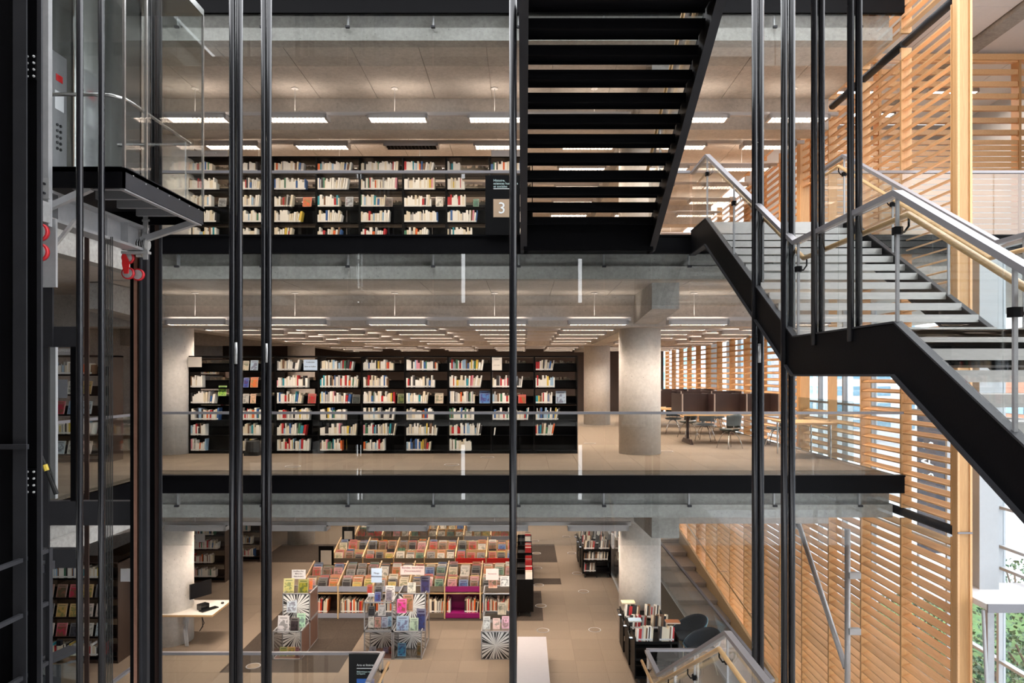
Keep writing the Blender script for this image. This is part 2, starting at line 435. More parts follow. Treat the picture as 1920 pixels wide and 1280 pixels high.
for (y, x) in cells:
    dk = dark_at(x, y)
    if (y, x) in ns:
        piece('carpet_tile', TILE_D if dk else (TILE_G if x > 3.0 and y > 13.4 else TILE), (x, y, 0), f0)
    elif y > 18 or x > -8:
        h = P_T / 2 - .0015; (restd if dk else rest).box(x - h, x + h, y - h, y + h, 0, .008)
obj('far_carpet', rest, 'carpet', f0, kind='stuff'); obj('far_dark_carpet', restd, 'dark_carpet', f0, kind='stuff')

for lv in (1, 2):
    z = FL[lv]; mb = MB()
    x1 = 6.55 if lv == 1 else 13.5
    mb.box(-6.5, x1, E + .02, 33, z - .03, z - .008); mb.box(-14, -6.5, 1.2, 33, z - .03, z - .008)
    fo = obj('floor', mb, 'underlay', label='carpeted floor of the %s' % ('middle level' if lv == 1 else 'upper level'), kind='structure')
    r2 = MB()
    for i in range(-26, 14):
        for j in range(-20, 26):
            x = 1.07 + P_T * (i + .5); y = 17.736 + P_T * (j + .5)
            if x > 6.4 or x < -13.5 or y < 2 or (x > -6.8 and y < E + .3): continue
            if lv == 1 and y < 15.8 and in_view(x, y, z): piece('carpet_tile', TILE, (x, y, z - .008), fo)
            elif y > 11: h = P_T / 2 - .0015; r2.box(x - h, x + h, y - h, y + h, z - .008, z)
    obj('far_carpet', r2, 'carpet', fo, kind='stuff')

# ---- slabs, edge beams, girders and haunched beams of each ceiling
for lv in (1, 2, 3):
    z = FL[lv]; so = z - .765; nm = LEVEL[lv - 1]
    x1 = 13.5 if lv == 2 else 6.5
    mb = MB(); mb.box(-14, 6.5, E + .2, 33, so + .02, z - .03)
    if lv == 2: mb.box(6.5, 13.5, E + .2, 33, so + .02, z - .03)
    mb.box(-14, -6.7, 1.4, E + .2, so + .02, z - .03)
    ce = obj('ceiling', mb, 'concrete_soffit', label='cast concrete slab above the %s' % nm, kind='structure')
    n = 0
    for i in range(-6, 6):
        xa = -.67 + 1.22 * i; xb = xa + 1.22
        xa = max(xa, -7.6); xb = min(xb, 6.5)
        if xb - xa < .1: continue
        strips = ((12.75, 15.13),) if lv < 3 else ((12.75, 15.13), (15.75, 18.15), (18.15, 20.6))
        for (ya, yb) in strips:
            q = MB(); q.box(xa + .006, xb - .006, ya + .006, yb - .006, so, so + .02); obj('ceiling_panel', q, 'concrete_soffit', ce)
    mb = MB(); mb.box(-7.6, 6.5, 20.6, 33, so, so + .02); obj('ceiling_panel', mb, 'concrete_soffit', ce)
    mb = MB()
    mb.box(-6.5, x1, E, E + .26, so, z - .54)
    mb.box(-6.7, -6.45, 1.4, E, so, z - .54)
    obj('beam', mb, 'concrete', label='pale concrete edge beam below the %s guardrail' % LEVEL[lv], kind='structure')
    mb = MB(); mb.box(-6.5, x1, E + .12, E + .25, z - .54, z - .03); mb.box(-6.68, -6.57, 1.4, E + .1, z - .54, z - .03)
    obj('beam', mb, 'concrete', label='recessed grey concrete slab edge under the %s' % LEVEL[lv], kind='structure')
    for gy in (15.13, 24.6):
        mb = MB(); mb.box(-14, 6.5, gy, gy + .58, so - .66, so + .02)
        # construction joints read as thin grooves
        obj('beam', mb, 'concrete_soffit', label='%s concrete girder crossing the %s ceiling' % ('near' if gy < 20 else 'far', nm), kind='structure')
    for cx in COLX:
        mb = MB()
        mb.prism([(13.0, so), (13.0, so - .48), (15.6, so - .635), (33, so - .635), (33, so)], 'x', cx - .25, cx + .25)
        obj('beam', mb, 'concrete', label='haunched concrete beam over the %s columns of the %s' % ('elevator-side' if cx < 0 else 'stair-side', nm), kind='structure')
        for cy in COLY:
            q = MB(); zz = FL[lv - 1]
            q.lathe([(.465, zz), (.465, so - .6)], (cx, cy, 0), 40)
            obj('column', q, 'concrete_column', smooth=True, label='round concrete column, %s, %s row, %s' % ('elevator side' if cx < 0 else 'stair side', 'front' if cy < 20 else 'back', nm), kind='structure')
    # black steel fascia at the slab edge
    mb = MB(); mb.box(-6.5, 13.5 if lv == 2 else 6.66, E - .10, E + .02, z - .325, z - .012)
    mb.box(-6.5, 13.5 if lv == 2 else 6.66, E - .13, E + .02, z - .034, z - .006)
    mb.box(-6.6, -6.5, 1.4, E + .02, z - .325, z - .012)
    obj('trim_%d' % lv, mb, 'black_steel', label='long black steel fascia along the %s edge' % LEVEL[lv], kind='structure')

# enclosing walls of the reading rooms
mb = MB(); mb.box(-14, 6.5, 33, 33.3, 0, 13); obj('wall_back', mb, 'shelf_brown', label='dark back wall behind the reading rooms', kind='structure')
mb = MB(); mb.box(-14.3, -14, -9, 33.3, -.5, 17); obj('wall_left', mb, 'concrete', label='concrete side wall behind the elevator lobby', kind='structure')
# camera side of the atrium: walkways, rear wall with tall windows
for lv in (0, 1, 2, 3, 4, 5):
    mb = MB(); mb.box(-14, 8, .6, .68, 4.2 * lv - .62, 4.2 * lv + .01); obj('trim_%d' % (lv + 4), mb, 'black_steel', label='black steel fascia on the near side of the atrium, level %s' % ORD[lv + 1], kind='structure')
    mb = MB(); mb.box(-14, 8, -9, .6, 4.2 * lv - .6, 4.2 * lv)
    obj('floor', mb, 'concrete', label='concrete walkway on the near side of the atrium, %s' % (LEVEL + ['fifth level', 'sixth level'])[lv], kind='structure')
mb = MB()
for a, b in ((-14, -8), (-7.7, -3), (-2.8, 2.6), (2.8, 18)): mb.box(a, b, -9.3, -9, -.5, 26)
obj('wall_rear', mb, 'concrete', label='rear atrium wall with tall window slots', kind='structure')
mb = MB(); mb.box(-14, 8.3, 1, 12.3, -2.6, -2.5); mb.box(3.0, 8.3, 12.3, 33, -2.6, -2.5)
obj('floor', mb, 'stone_step', label='stone floor of the lower atrium hall', kind='structure')
mb = MB(); mb.box(3.95, 4.05, E, 33, -2.5, 0); mb.box(-14, 3.95, E - .1, E, -2.5, -.05)
obj('wall_plinth', mb, 'concrete', label='low concrete wall under the ground floor edge', kind='structure')

# ---- glass smoke screens hanging below each fascia, glass guardrails above
JX = [-6.45] + [-.09 + 1.5 * i for i in range(-4, 5)] + [6.62]
def glass_run(name, label, cat, z0, z1, jx, y, rail=None, clips=None):
    t = thing(name, label, cat, ((jx[0] + jx[-1]) / 2, y, z0))
    for a, b in zip(jx[:-1], jx[1:]):
        q = MB(); q.box(a + .006, b - .006, y - .008, y + .008, z0, z1); obj('glass_pane', q, 'glass', t)
    if rail:
        q = MB(); q.box(jx[0], jx[-1], y - .03, y + .03, z1 - .01, z1 + .035); obj('top_rail', q, 'aluminium', t)
    if clips:
        for a in jx[1:-1]:
            q = MB(); q.box(a - .035, a + .035, y - .02, y + .03, clips - .03, clips + .005); bo_ = obj('clip', q, 'charcoal_steel', t)
            q = MB(); q.box(a - .012, a + .012, y + .04, y + .12, clips, clips + .2); obj('bracket', q, 'grey_steel', t)
    return t
for lv in (1, 2):
    z = FL[lv]
    jx = JX if lv == 1 else [x for x in JX if x < 0] + [.02]
    if lv == 1: glass_run('glass_guardrail', 'frameless glass guardrail with thin metal rail along the middle floor', 'guardrail', z - .01, z + 1.07, jx, E - .12, rail=True)
    else:
        glass_run('glass_guardrail', 'glass guardrail in front of the upper floor bookcase', 'guardrail', z - .01, z + 1.07, jx, E - .12, rail=True)
        glass_run('glass_guardrail', 'short glass guardrail between the two upper flights of stairs', 'guardrail', z - .01, z + 1.07, [2.3, 2.9], E - .12, rail=True)
        glass_run('glass_guardrail', 'upper glass guardrail running past the wooden end post', 'guardrail', z - .01, z + 1.07, [5.2, 6.6, 8.2, 9.8, 11.4], E - .12, rail=True)
glass_run('glass_guardrail', 'ground floor glass guardrail beside the black sign panel', 'guardrail', -.01, 1.07, [-6.45, -6.09, -4.59, -3.9, -2.46], E - .1, rail=True)
glass_run('glass_guardrail', 'short ground floor glass guardrail beside the blue armchairs', 'guardrail', -.01, 1.07, [2.17, 3.9], E + .05, rail=True)
for lv in (1, 2, 3):
    z = FL[lv]
    glass_run('smoke_screen', 'clear hanging glass smoke screen under the %s edge' % LEVEL[lv], 'glass screen', z - 1.24, z - .325, JX, E - .06, clips=z - .54)
# lobby-side guardrails
for lv in (0, 1, 2):
    z = FL[lv]; t = thing('glass_guardrail', 'glass guardrail behind the elevator shaft on the %s' % LEVEL[lv], 'guardrail', (-6.5, 10, z))
    for a, b in ((9.2, 10.7), (10.7, 12.3)):
        q = MB(); q.box(-6.52, -6.505, a + .006, b - .006, z, z + 1.07); obj('glass_pane', q, 'glass', t)
    q = MB(); q.box(-6.54, -6.48, 9.2, 12.35, z + 1.06, z + 1.1); obj('top_rail', q, 'aluminium', t)

# ---- luminaires
def luminaire_meshes():
    h = MB(); w, l = .15, 1.24
    h.box(0, l, -w, w, .078, .09); h.box(0, l, -w, -w + .008, 0, .09); h.box(0, l, w - .008, w, 0, .09)
    for a in (-w + .008, w - .011): h.box(.05, l - .05, a, a + .003, .001, .05, 1)  # dark liner added to dim the lit inner side walls
    h.box(0, .05, -w, w, 0, .09); h.box(l - .05, l, -w, w, 0, .09)
    lv = MB()
    for k in range(1, 14): x = .05 + (l - .1) * k / 14; lv.box(x - .003, x + .003, -w + .008, w - .008, .002, .045)
    lv.box(.05, l - .05, -.004, .004, .002, .045)
    e = MB(); e.add([(.05, -w + .012, .052), (l - .05, -w + .012, .052), (l - .05, w - .012, .052), (.05, w - .012, .052)], [(0, 3, 2, 1)])
    for a in (-w, w - .006): h.box(0, l, a, a + .006, .09, .125)
    u = MB()  # glow strips added on top of the housing to brighten the soffit
    for a in (-.13, .06): u.add([(.05, a, .093), (l - .05, a, .093), (l - .05, a + .07, .093), (.05, a + .07, .093)], [(0, 1, 2, 3)])
    global LU; LU = u.mesh('added_uplight', 'added_uplight_glow')
    return h.mesh('housing', ['luminaire_grey', 'glare_liner']), lv.mesh('louvre', 'glare_liner'), e.mesh('lamp', 'lamp_glow')
LH, LL, LE = luminaire_meshes()
def unlit_mesh():
    e = MB(); e.add([(.05, -.138, .052), (1.19, -.138, .052), (1.19, .138, .052), (.05, .138, .052)], [(0, 3, 2, 1)])
    return e.mesh('lamp', 'luminaire_grey')
LOFF = unlit_mesh()
ROWS = [14.57 + 1.75 * k for k in range(10)]
for lv in (0, 1, 2):
    for k, y in enumerate(ROWS):
        if k == 6: continue
        if lv == 0 and k in (2, 4, 8): continue
        z = FL[lv] + 2.77; so = FL[lv + 1] - .765
        for a, b, wd in ((-7.45, 2.2, 'between the columns'), (2.93, 6.45, 'next to the louvre wall')):
            if lv == 0 and a > 0: continue
            t = thing('light_track', 'grey suspended light track %s, %s row from the edge, %s' % (wd, ORD[k + 1], LEVEL[lv]), 'light track', ((a + b) / 2, y, z), 'light tracks')
            q = MB(); q.box(a, b, y - .035, y + .035, z + .09, z + .165); obj('channel', q, 'luminaire_grey', t)
            for i in range(7):
                x = -7.3 + 2.05 * i + .55
                if not (a < x < b) or (k > 3 and i % 2): continue
                q = MB(); q.tube([(x, y, z + .16), (x, y, so)], .008, 6); q.lathe([(.07, so - .02), (.075, so - .012), (.05, so)], (x, y, 0), 14)
                obj('hanger', q, 'luminaire_white', t, smooth=True)
        for i in range(7):
            x = -7.3 + 2.05 * i
            if lv == 0 and x > 2.7: continue
            if i == 4 and k > 0: x -= .05
            t = thing('ceiling_luminaire', '%s linear luminaire along the %s track from the edge, %s' % (ORD[i + 1], ORD[k + 1], LEVEL[lv]), 'ceiling light', (x, y, z), 'linear luminaires')
            off = (lv == 2 and k == 1 and i == 2)
            piece('housing', LH, (x, y, z), t); piece('lamp', LOFF if off else LE, (x, y, z), t)
            if not off and lv > 0: piece('added_uplight', LU, (x, y, z), t)
            piece('louvre', LL, (x, y, z), t)

# ---- wooden louvre wall
YL = [11.06 + 1.49 * n for n in range(16)]
SLT = 1.44
def slat_mesh():
    q = MB(); q.box(-.0775, .0775, -SLT / 2, SLT / 2, -.013, .013); return q.mesh('slat', 'slat_wood')
SLAT = slat_mesh(); PITCH = .178; TILT = R(-17)
TIER = [('lower', -2.3, 3.42), ('middle', 3.60, 11.72), ('upper', 11.98, 14.3)]
for n in range(15):
    ya, yb = YL[n], YL[n + 1]; yc = (ya + yb) / 2
    for (tn, z0, z1) in TIER:
        t = thing('wooden_louvre', '%s tier of wooden louvre slats, %s bay back from the end post' % (tn, ORD[n + 1]), 'louvre', (XW + .08, yc, z0), 'wooden louvre panels')
        q = MB(); q.box(XW - .015, XW + .17, yb - .028, yb + .022, z0, z1)
        if n == 0: q.box(XW - .01, XW + .17, ya, ya + .03, z0, z1)
        obj('mullion', q, 'frame_wood', t)
        zs = []; z = z0 + .09
        while z < z1 - .04:
            if not (n in (2, 3) and 5.25 < z < 10.3): zs.append(z)
            z += PITCH
        if n < 6:
            for z in zs: piece('slat', SLAT, (XW + .0775, yc, z), t, (0, TILT, 0))
        else:
            q = MB(); c, s_ = math.cos(TILT), math.sin(TILT)
            for z in zs:
                v = []
                for (a, b_) in ((-.0775, -.013), (.0775, -.013), (.0775, .013), (-.0775, .013)):
                    v.append((XW + .0775 + a * c + b_ * s_, z - a * s_ + b_ * c))
                q.prism(v, 'y', ya + .03, yb - .03)
            obj('slats', q, 'slat_wood', t, kind='stuff')
        if n in (0, 1) or n == 2:
            if tn != 'upper':
                q = MB(); q.tube([(XW + .06, ya + .03, z1 + .09), (XW + .06, yb - .03, z1 + .09)], .075, 12); obj('roller_tube', q, 'charcoal_steel', t, smooth=True)
q = MB(); q.box(XW, XW + .205, 10.92, 11.06, -2.5, 16)
pw = thing('end_post', 'tall square wooden post ending the louvre wall', 'post', (XW + .15, 10.9, -2.5))
obj('core', q, 'frame_wood', pw)
q = MB(); q.box(XW - .012, XW + .02, 10.90, 10.93, -2.5, 16); obj('edge_strip', q, 'slat_wood', pw)
q = MB(); q.box(XW + .18, XW + .215, 10.90, 10.93, -2.5, 16); obj('edge_strip', q, 'slat_wood', pw)
q = MB(); q.box(XW - .012, XW + .215, 10.89, 10.91, 3.505, 3.53); obj('metal_strip', q, 'aluminium', pw)
q = MB(); q.box(XW - .012, XW + .215, 10.89, 10.91, 6.15, 6.17); obj('metal_strip', q, 'aluminium', pw)
q = MB(); q.box(XW - .06, XW + .16, 16.98, 17.2, 4.2, 11.7)
obj('opening_post', q, 'frame_wood', label='flat wooden post at the edge of the louvre wall opening', cat='post')
# horizontal louvre screen facing the camera on the upper floor, office behind
t = thing('louvre_screen', 'horizontal wooden screen facing the stairs on the upper floor', 'louvre screen', (9.5, 17, 8.4))
zz = 8.5
while zz < 11.6:
    q = MB(); q.box(6.95, 13.4, 17, 17.03, zz, zz + .105); obj('slat', q, 'slat_wood', t); zz += .135
zz = 11.7
while zz < 13.5:
    q = MB(); q.box(6.95, 13.4, 17, 17.08, zz, zz + .12); obj('slat', q, 'slat_wood', t); zz += .29
q = MB(); q.box(6.95, 13.4, 16.95, 17.2, 13.48, 13.62); obj('head_board', q, 'slat_wood', t)
for x in (6.95, 8.5, 10.6, 11.85, 13.3):
    q = MB(); q.box(x, x + .06, 16.97, 17.25, 8.4, 13.6); obj('post', q, 'frame_wood', t)
q = MB(); q.box(6.9, 13.5, 22, 22.2, 8.4, 13.7); q.box(13.4, 13.5, 11, 22, 8.4, 13.7)
obj('wall_office', q, 'white_paint', label='pale office wall behind the wooden screen', kind='structure')
ce = thing('ceiling', 'white panelled ceiling above the upper right gallery', None, (10, 13, 13.7), kind='structure')
for i, (xa, xb) in enumerate(((6.95, 8.0), (8.0, 9.2), (9.2, 10.35), (10.85, 12.1), (12.1, 13.5))):
    for j in range(4):
        q = MB(); q.box(xa + .008, xb - .008, 12.6 + 2.35 * j + .008, 12.6 + 2.35 * (j + 1) - .008, 13.7, 13.75); obj('ceiling_panel', q, 'white_panel', ce)
q = MB(); q.box(10.40, 10.80, 12.6, 22, 13.62, 13.8); obj('concrete_strip', q, 'concrete', ce)
q = MB(); q.box(6.95, 13.5, 12.6, 22, 13.76, 13.9); obj('roof_deck', q, 'charcoal_steel', ce)
for i, (x, y) in enumerate(((8.2, 19.2), (11.0, 19.2), (9.6, 20.8))):
    t = thing('ceiling_luminaire', 'office luminaire behind the wooden screen, %s of three' % ORD[i + 1], 'ceiling light', (x, y, 13.55))
    piece('housing', LH, (x, y, 13.55), t); piece('lamp', LE, (x, y, 13.55), t)

# ---- glazed curtain wall beyond the louvres, white columns, ledge
XC = 8.25
cw = thing('window_1', 'white framed curtain wall beyond the wooden louvres', None, (XC, 18, -2.5), kind='structure')
ym = [12.26 + 1.49 * n for n in range(-6, 14)]
for a in ym:
    q = MB(); q.box(XC - .06, XC + .06, a - .03, a + .03, -2.5, 8.2); obj('mullion', q, 'white_paint', cw)
for a, b in zip(ym[:-1], ym[1:]):
    q = MB(); q.box(XC + .01, XC + .025, a + .03, b - .03, -2.5, 8.2); obj('pane', q, 'glass_window', cw)
for z in (-2.45, -.6, 1.0, 2.62, 2.99, 3.66, 5.2, 6.7, 8.15):
    q = MB(); q.box(XC - .05, XC + .05, ym[0], ym[-1], z - .025, z + .025); obj('transom', q, 'white_paint', cw)
for i, (y, w) in enumerate(((11.35, .25), (18.9, .30), (27, .3))):
    q = MB(); xx = 7.31 if i == 0 else 7.1; zz = 2.52 if i == 0 else -2.5
    q.box(xx, xx + w, y, y + w, zz, 8.0); q.box(xx - .03, xx + w + .03, y - .02, y, zz, 8.0)
    obj('column', q, 'white_paint', label='%s white steel column behind the louvre wall' % ('nearest', 'second', 'third')[i], kind='structure')
t = thing('window_ledge', 'white projecting ledge in front of the curtain wall', 'ledge', (7.5, 11.1, 2.4))
q = MB(); q.box(6.92, XC - .06, 10.6, 11.7, 2.43, 2.52); obj('top', q, 'white_panel', t)
q = MB(); q.box(6.92, XC - .06, 10.57, 10.6, 2.40, 2.525); obj('front_edge', q, 'aluminium', t)
q = MB(); q.box(7.0, 7.1, 10.7, 10.76, -2.5, 2.43); obj('prop', q, 'grey_steel', t)
q = MB(); q.tube([(6.93, 10.7, 2.4), (7.0, 10.7, .9)], .025, 8); obj('brace', q, 'grey_steel', t)
# grey tubular bracing on the louvre wall
t = thing('steel_brace', 'grey tubular steel post with a slanting brace against the louvres', 'steel brace', (6.42, 14, -2.5))
q = MB(); q.tube([(6.40, 14.02, -2.5), (6.40, 14.02, 2.9)], .055, 14); obj('post', q, 'grey_steel', t, smooth=True)
q = MB(); q.tube([(6.40, 16.7, 2.66), (6.40, 14.1, .12)], .055, 14); obj('brace', q, 'grey_steel', t, smooth=True)
q = MB(); q.box(6.33, 6.50, 16.6, 16.75, 2.35, 2.95); obj('gusset', q, 'grey_steel', t)
for z in (.9, 2.0):
    q = MB(); q.box(6.40, 6.62, 13.92, 14.02, z - .06, z + .06); obj('bracket', q, 'white_paint', t)

# ---- stepped stone ramp along the louvre wall
t = thing('stone_stairs', 'wide shallow stone steps descending beside the louvre wall', 'stairs', (5.6, 24, -2.5))
for i in range(9):
    y = 19.0 + 1.45 * i; z = -1.95 + .165 * i
    q = MB(); q.box(4.75, 6.35, y, y + 1.47, -2.5, z - .05); q.box(4.72, 6.38, y - .03, y + 1.45, z - .05, z); obj('step', q, 'stone_step', t)
q = MB(); q.prism([(18.0, -2.5), (18.0, -1.75), (31.5, -.15), (31.5, -2.5)], 'x', 6.38, 6.46); obj('skirting', q, 'bin_wood', t)
q = MB(); q.tube([(6.34, 18, -1.0), (6.34, 31.5, .62)], .022, 8); obj('wall_handrail', q, 'oak_rail', t, smooth=True)
for y in (20, 23, 26, 29):
    q = MB(); q.tube([(6.36, y, -.78 + (y - 20) * .12), (6.60, y, -.78 + (y - 20) * .12)], .01, 6); obj('handrail_bracket', q, 'chrome', t)
t = thing('glass_guardrail', 'long glass guardrail with pale rail beside the stone steps', 'guardrail', (3.97, 18, 0))
ys = [12.6, 13.9, 15.4, 16.9, 18.4, 19.9, 21.4]
for a, b in zip(ys[:-1], ys[1:]):
    q = MB(); q.box(3.965, 3.98, a + .006, b - .006, 0, 1.06); obj('glass_pane', q, 'glass', t)
q = MB(); q.box(3.94, 4.0, 11.3, 21.4, 1.06, 1.10); obj('top_rail', q, 'aluminium', t)

# ================================================================== STAIRS
def guard(t, X, pts, base_off, inner, posts, oak=True, panes=True):
    """glass guard at X following (Y, z) rail points; base_off = how far below the rail the glass ends"""
    for (y0, z0), (y1, z1) in zip(pts[:-1], pts[1:]):
        L_ = math.hypot(y1 - y0, z1 - z0); n = max(1, round(L_ / 1.35))
        for i in range(n):
            a, b = i / n, (i + 1) / n
            ya, za = y0 + (y1 - y0) * a, z0 + (z1 - z0) * a; yb, zb = y0 + (y1 - y0) * b, z0 + (z1 - z0) * b
            s = .006 if ya > yb else -.006
            q = MB(); q.prism([(ya - s, za - base_off), (yb + s, zb - base_off), (yb + s, zb - .03), (ya - s, za - .03)], 'x', X - .008, X + .008)
            obj('glass_pane', q, 'glass', t)
    q = MB()
    for (y0, z0), (y1, z1) in zip(pts[:-1], pts[1:]): q.bar((X, y0, z0), (X, y1, z1), .075, .045)
    obj('top_rail', q, 'aluminium', t)
    for (y, z) in posts:
        q = MB(); q.box(X - .012, X + .012, y - .011, y + .011, z - base_off - .05, z - .02); obj('post', q, 'brushed_frame', t)
    if oak:
        xo = X + inner; q = MB()
        q.tube([(xo, y, z - .17) for (y, z) in pts], .026, 10); obj('oak_handrail', q, 'oak_rail', t, smooth=True)
        for (y, z) in posts:
            q = MB(); q.tube([(X, y, z - .30), (X + inner * .6, y, z - .31), (xo, y, z - .26), (xo, y, z - .19)], .009, 6)
            q.box(X - .03, X + .03, y - .03, y + .03, z - .33, z - .27); obj('handrail_bracket', q, 'black_steel', t)
def stringer(t, X, pts, depth, up, m='black_steel', th=.05):
    """side plate: pts (Y, z) of tread line"""
    top = [(y, z + up) for y, z in pts]; bot = [(y, z + up - depth) for y, z in pts]
    q = MB()
    for i in range(len(pts) - 1):
        q.prism([bot[i], bot[i + 1], top[i + 1], top[i]], 'x', X - th / 2, X + th / 2)
    obj('stringer', q, m, t)
    q = MB()
    for i in range(len(pts) - 1):
        q.bar((X, bot[i][0], bot[i][1]), (X, bot[i + 1][0], bot[i + 1][1]), .11, .02)
        q.bar((X, top[i][0], top[i][1]), (X, top[i + 1][0], top[i + 1][1]), .07, .015)
    obj('stringer_flange', q, 'charcoal_steel', t)

# upper flight, seen from below, rising towards the camera
t = thing('staircase', 'black steel upper flight seen from below with open risers', 'staircase', (1.1, 10, 8.4))
g, r = .335, .16; Y0, z0 = 12.1, 8.4
for i in range(1, 15):
    y = Y0 - g * (i - 1); z = z0 + r * i
    q = MB(); q.box(.05, 2.15, y - g - .03, y, z - .045, z); q.box(.05, 2.15, y - g - .03, y - g + .0, z - .125, z - .04); q.box(.05, 2.15, y - .012, y, z - .085, z)
    obj('tread', q, 'black_steel', t)
pts = [(12.5, 8.4), (12.1, 8.4), (12.1 - g * 14.5, 8.4 + r * 14.5)]
stringer(t, .0, pts, .48, .16, 'black_steel', .06); stringer(t, 2.19, pts, .48, .16, 'black_steel', .06)
q = MB(); q.box(0, 2.19, 12.0, 12.42, 8.07, 8.36); q.box(0, 2.19, 12.02, 12.06, 8.05, 8.56); obj('bottom_landing_beam', q, 'black_steel', t)
guard(t, 2.19, [(12.4, 9.6), (12.1, 9.6), (12.1 - g * 14, 9.6 + r * 14)], .95, -.08, [(11.4, 9.6 + .33)])

# second flight and landing, then the lower flight running past the camera
X0, X1 = 2.95, 5.15
t = thing('staircase', 'glass-sided staircase with pale treads, landing and oak handrails', 'staircase', (4.05, 8, 4.2))
r2_ = 2.1 / 13; g2 = (11.4 - 7.7) / 12
for i in range(1, 13):
    z = 8.4 - r2_ * i; y = 11.4 - g2 * (i - 1)
    q = MB(); q.box(X0 + .03, X1 - .03, y - g2 - .02, y + .02, z - .02, z); q.box(X0 + .03, X1 - .03, y - g2 - .025, y - g2 - .003, z - .085, z)
    obj('tread', q, 'tread_metal', t)
for i in range(1, 13):
    z = 6.3 - r2_ * i; y = 5.6 - g2 * (i - 1)
    q = MB(); q.box(X0 + .03, X1 - .03, y - g2 - .02, y + .02, z - .02, z); q.box(X0 + .03, X1 - .03, y - g2 - .025, y - g2 - .003, z - .085, z)
    obj('tread', q, 'tread_metal', t)
q = MB(); q.box(X0 + .03, X1 - .03, 5.55, 7.72, 6.24, 6.3); q.box(X0 + .03, X1 - .03, 5.55, 5.58, 6.2, 6.3); obj('landing', q, 'tread_metal', t)
q = MB(); q.box(X0 + .03, X1 - .03, 11.4, 12.42, 8.33, 8.4); q.box(X0 + .03, X1 - .03, 11.38, 11.41, 8.3, 8.4); obj('upper_platform', q, 'tread_metal', t)
q = MB(); q.box(X0 + .03, X1 - .03, 5.62, 7.7, 6.02, 6.23); q.box(X0, X1, 11.5, 12.42, 8.1, 8.33); obj('landing_beam', q, 'black_steel', t)
line = [(12.42, 8.4), (11.4, 8.4), (7.7, 6.3), (5.6, 6.3), (1.9, 4.2)]
stringer(t, X0, line, .42, .06); stringer(t, X1, line, .42, .10)
rail = [(12.4, 9.47), (11.4, 9.47), (7.7, 7.38), (5.6, 7.38), (1.9, 5.28)]
P = lambda y: next(z0 + (z1 - z0) * (y - y0) / (y1 - y0) for (y0, z0), (y1, z1) in zip(rail[:-1], rail[1:]) if y1 <= y <= y0)
guard(t, X0, rail, 1.06, .09, [(y, P(y)) for y in (11.4, 9.95, 7.62, 5.6, 4.26, 3.0)])
guard(t, X1, rail, 1.06, -.09, [(y, P(y)) for y in (11.4, 9.9, 8.6, 7.3, 5.6, 4.3)])
# ground floor flight, only its guards rise into view
t = thing('staircase', 'ground floor flight with sloping glass guard and oak handrail', 'staircase', (1.1, 9, 0))
rail = [(12.5, 1.08), (11.4, 1.12), (7.55, 3.2), (5.2, 3.2)]
guard(t, 2.17, rail, 1.05, -.09, [(12.4, 1.08), (10.2, 1.77), (7.55, 3.2), (9.0, 2.41)])
for i in range(1, 13):
    q = MB(); y = 11.4 - .32 * (i - 1); z = .16 * i
    q.box(.05, 2.13, y - .34, y, z - .03, z); q.box(.05, 2.13, y - .34, y - .32, z - .09, z); obj('tread', q, 'tread_metal', t)
stringer(t, 2.17, [(12.4, 0), (11.4, 0), (7.55, 2.1), (5.2, 2.1)], .4, .06); stringer(t, 0.0, [(12.4, 0), (11.4, 0), (7.55, 2.1), (5.2, 2.1)], .4, .06)
# stair guard beside the black sign panel
t = thing('stair_guard', 'sloping metal rail end with oak handrail beside the black sign panel', 'guardrail', (-2.46, 11.5, 0))
guard(t, -2.46, [(12.4, 1.09), (11.2, 1.09), (8.2, -.5)], 1.05, .10, [(12.35, 1.09), (11.2, 1.09)])

# ---- hanging tie rods (pairs of dark tubes with coupling sleeves)
def rods(label, x, Y, gap, rad, z0=-2.5, z1=16.5, couple=None, along='x'):
    t = thing('tie_rod_pair', label, 'tie rods', (x, Y, z0), 'hanging tie rods')
    for s in (-1, 1):
        xx, yy = (x + s * gap / 2, Y) if along == 'x' else (x, Y + s * gap / 2)
        q = MB(); q.tube([(xx, yy, z0), (xx, yy, z1)], rad, 14); obj('rod', q, 'tube_steel', t, smooth=True)
    if couple:
        q = MB(); xx = x + .012
        q.tube([(xx, Y - .02, couple - .12), (xx, Y - .02, couple + .12)], rad * .62, 12); obj('sleeve', q, 'galvanised', t, smooth=True)
rods('nearer pair of dark hanging rods beside the elevator', WX(442.5, 8.0), 8.0, .078, .037, couple=WZ(662, 8))
rods('farther pair of dark hanging rods beside the elevator', WX(499.5, 8.95), 8.95, .068, .033, couple=WZ(662, 9))
rods('pair of dark hanging rods left of the upper flight', WX(962, 8.4), 8.4, .085, .045, along='y')
rods('pair of dark hanging rods reaching down beside the lower oak handrail', WX(1421, 8.96), 8.96, .078, .038, couple=WZ(662, 8.96))
rods('pair of dark hanging rods along the staircase stringer', WX(1477.5, 7.93), 7.93, .083, .038, couple=WZ(655, 7.93))
rods('pair of dark hanging rods carrying the landing near its far end', WX(1533.5, 7.12), 7.12, .072, .032, z0=6.24)
rods('pair of dark hanging rods carrying the landing near its front end', WX(1602.5, 6.33), 6.33, .073, .030, z0=6.24)

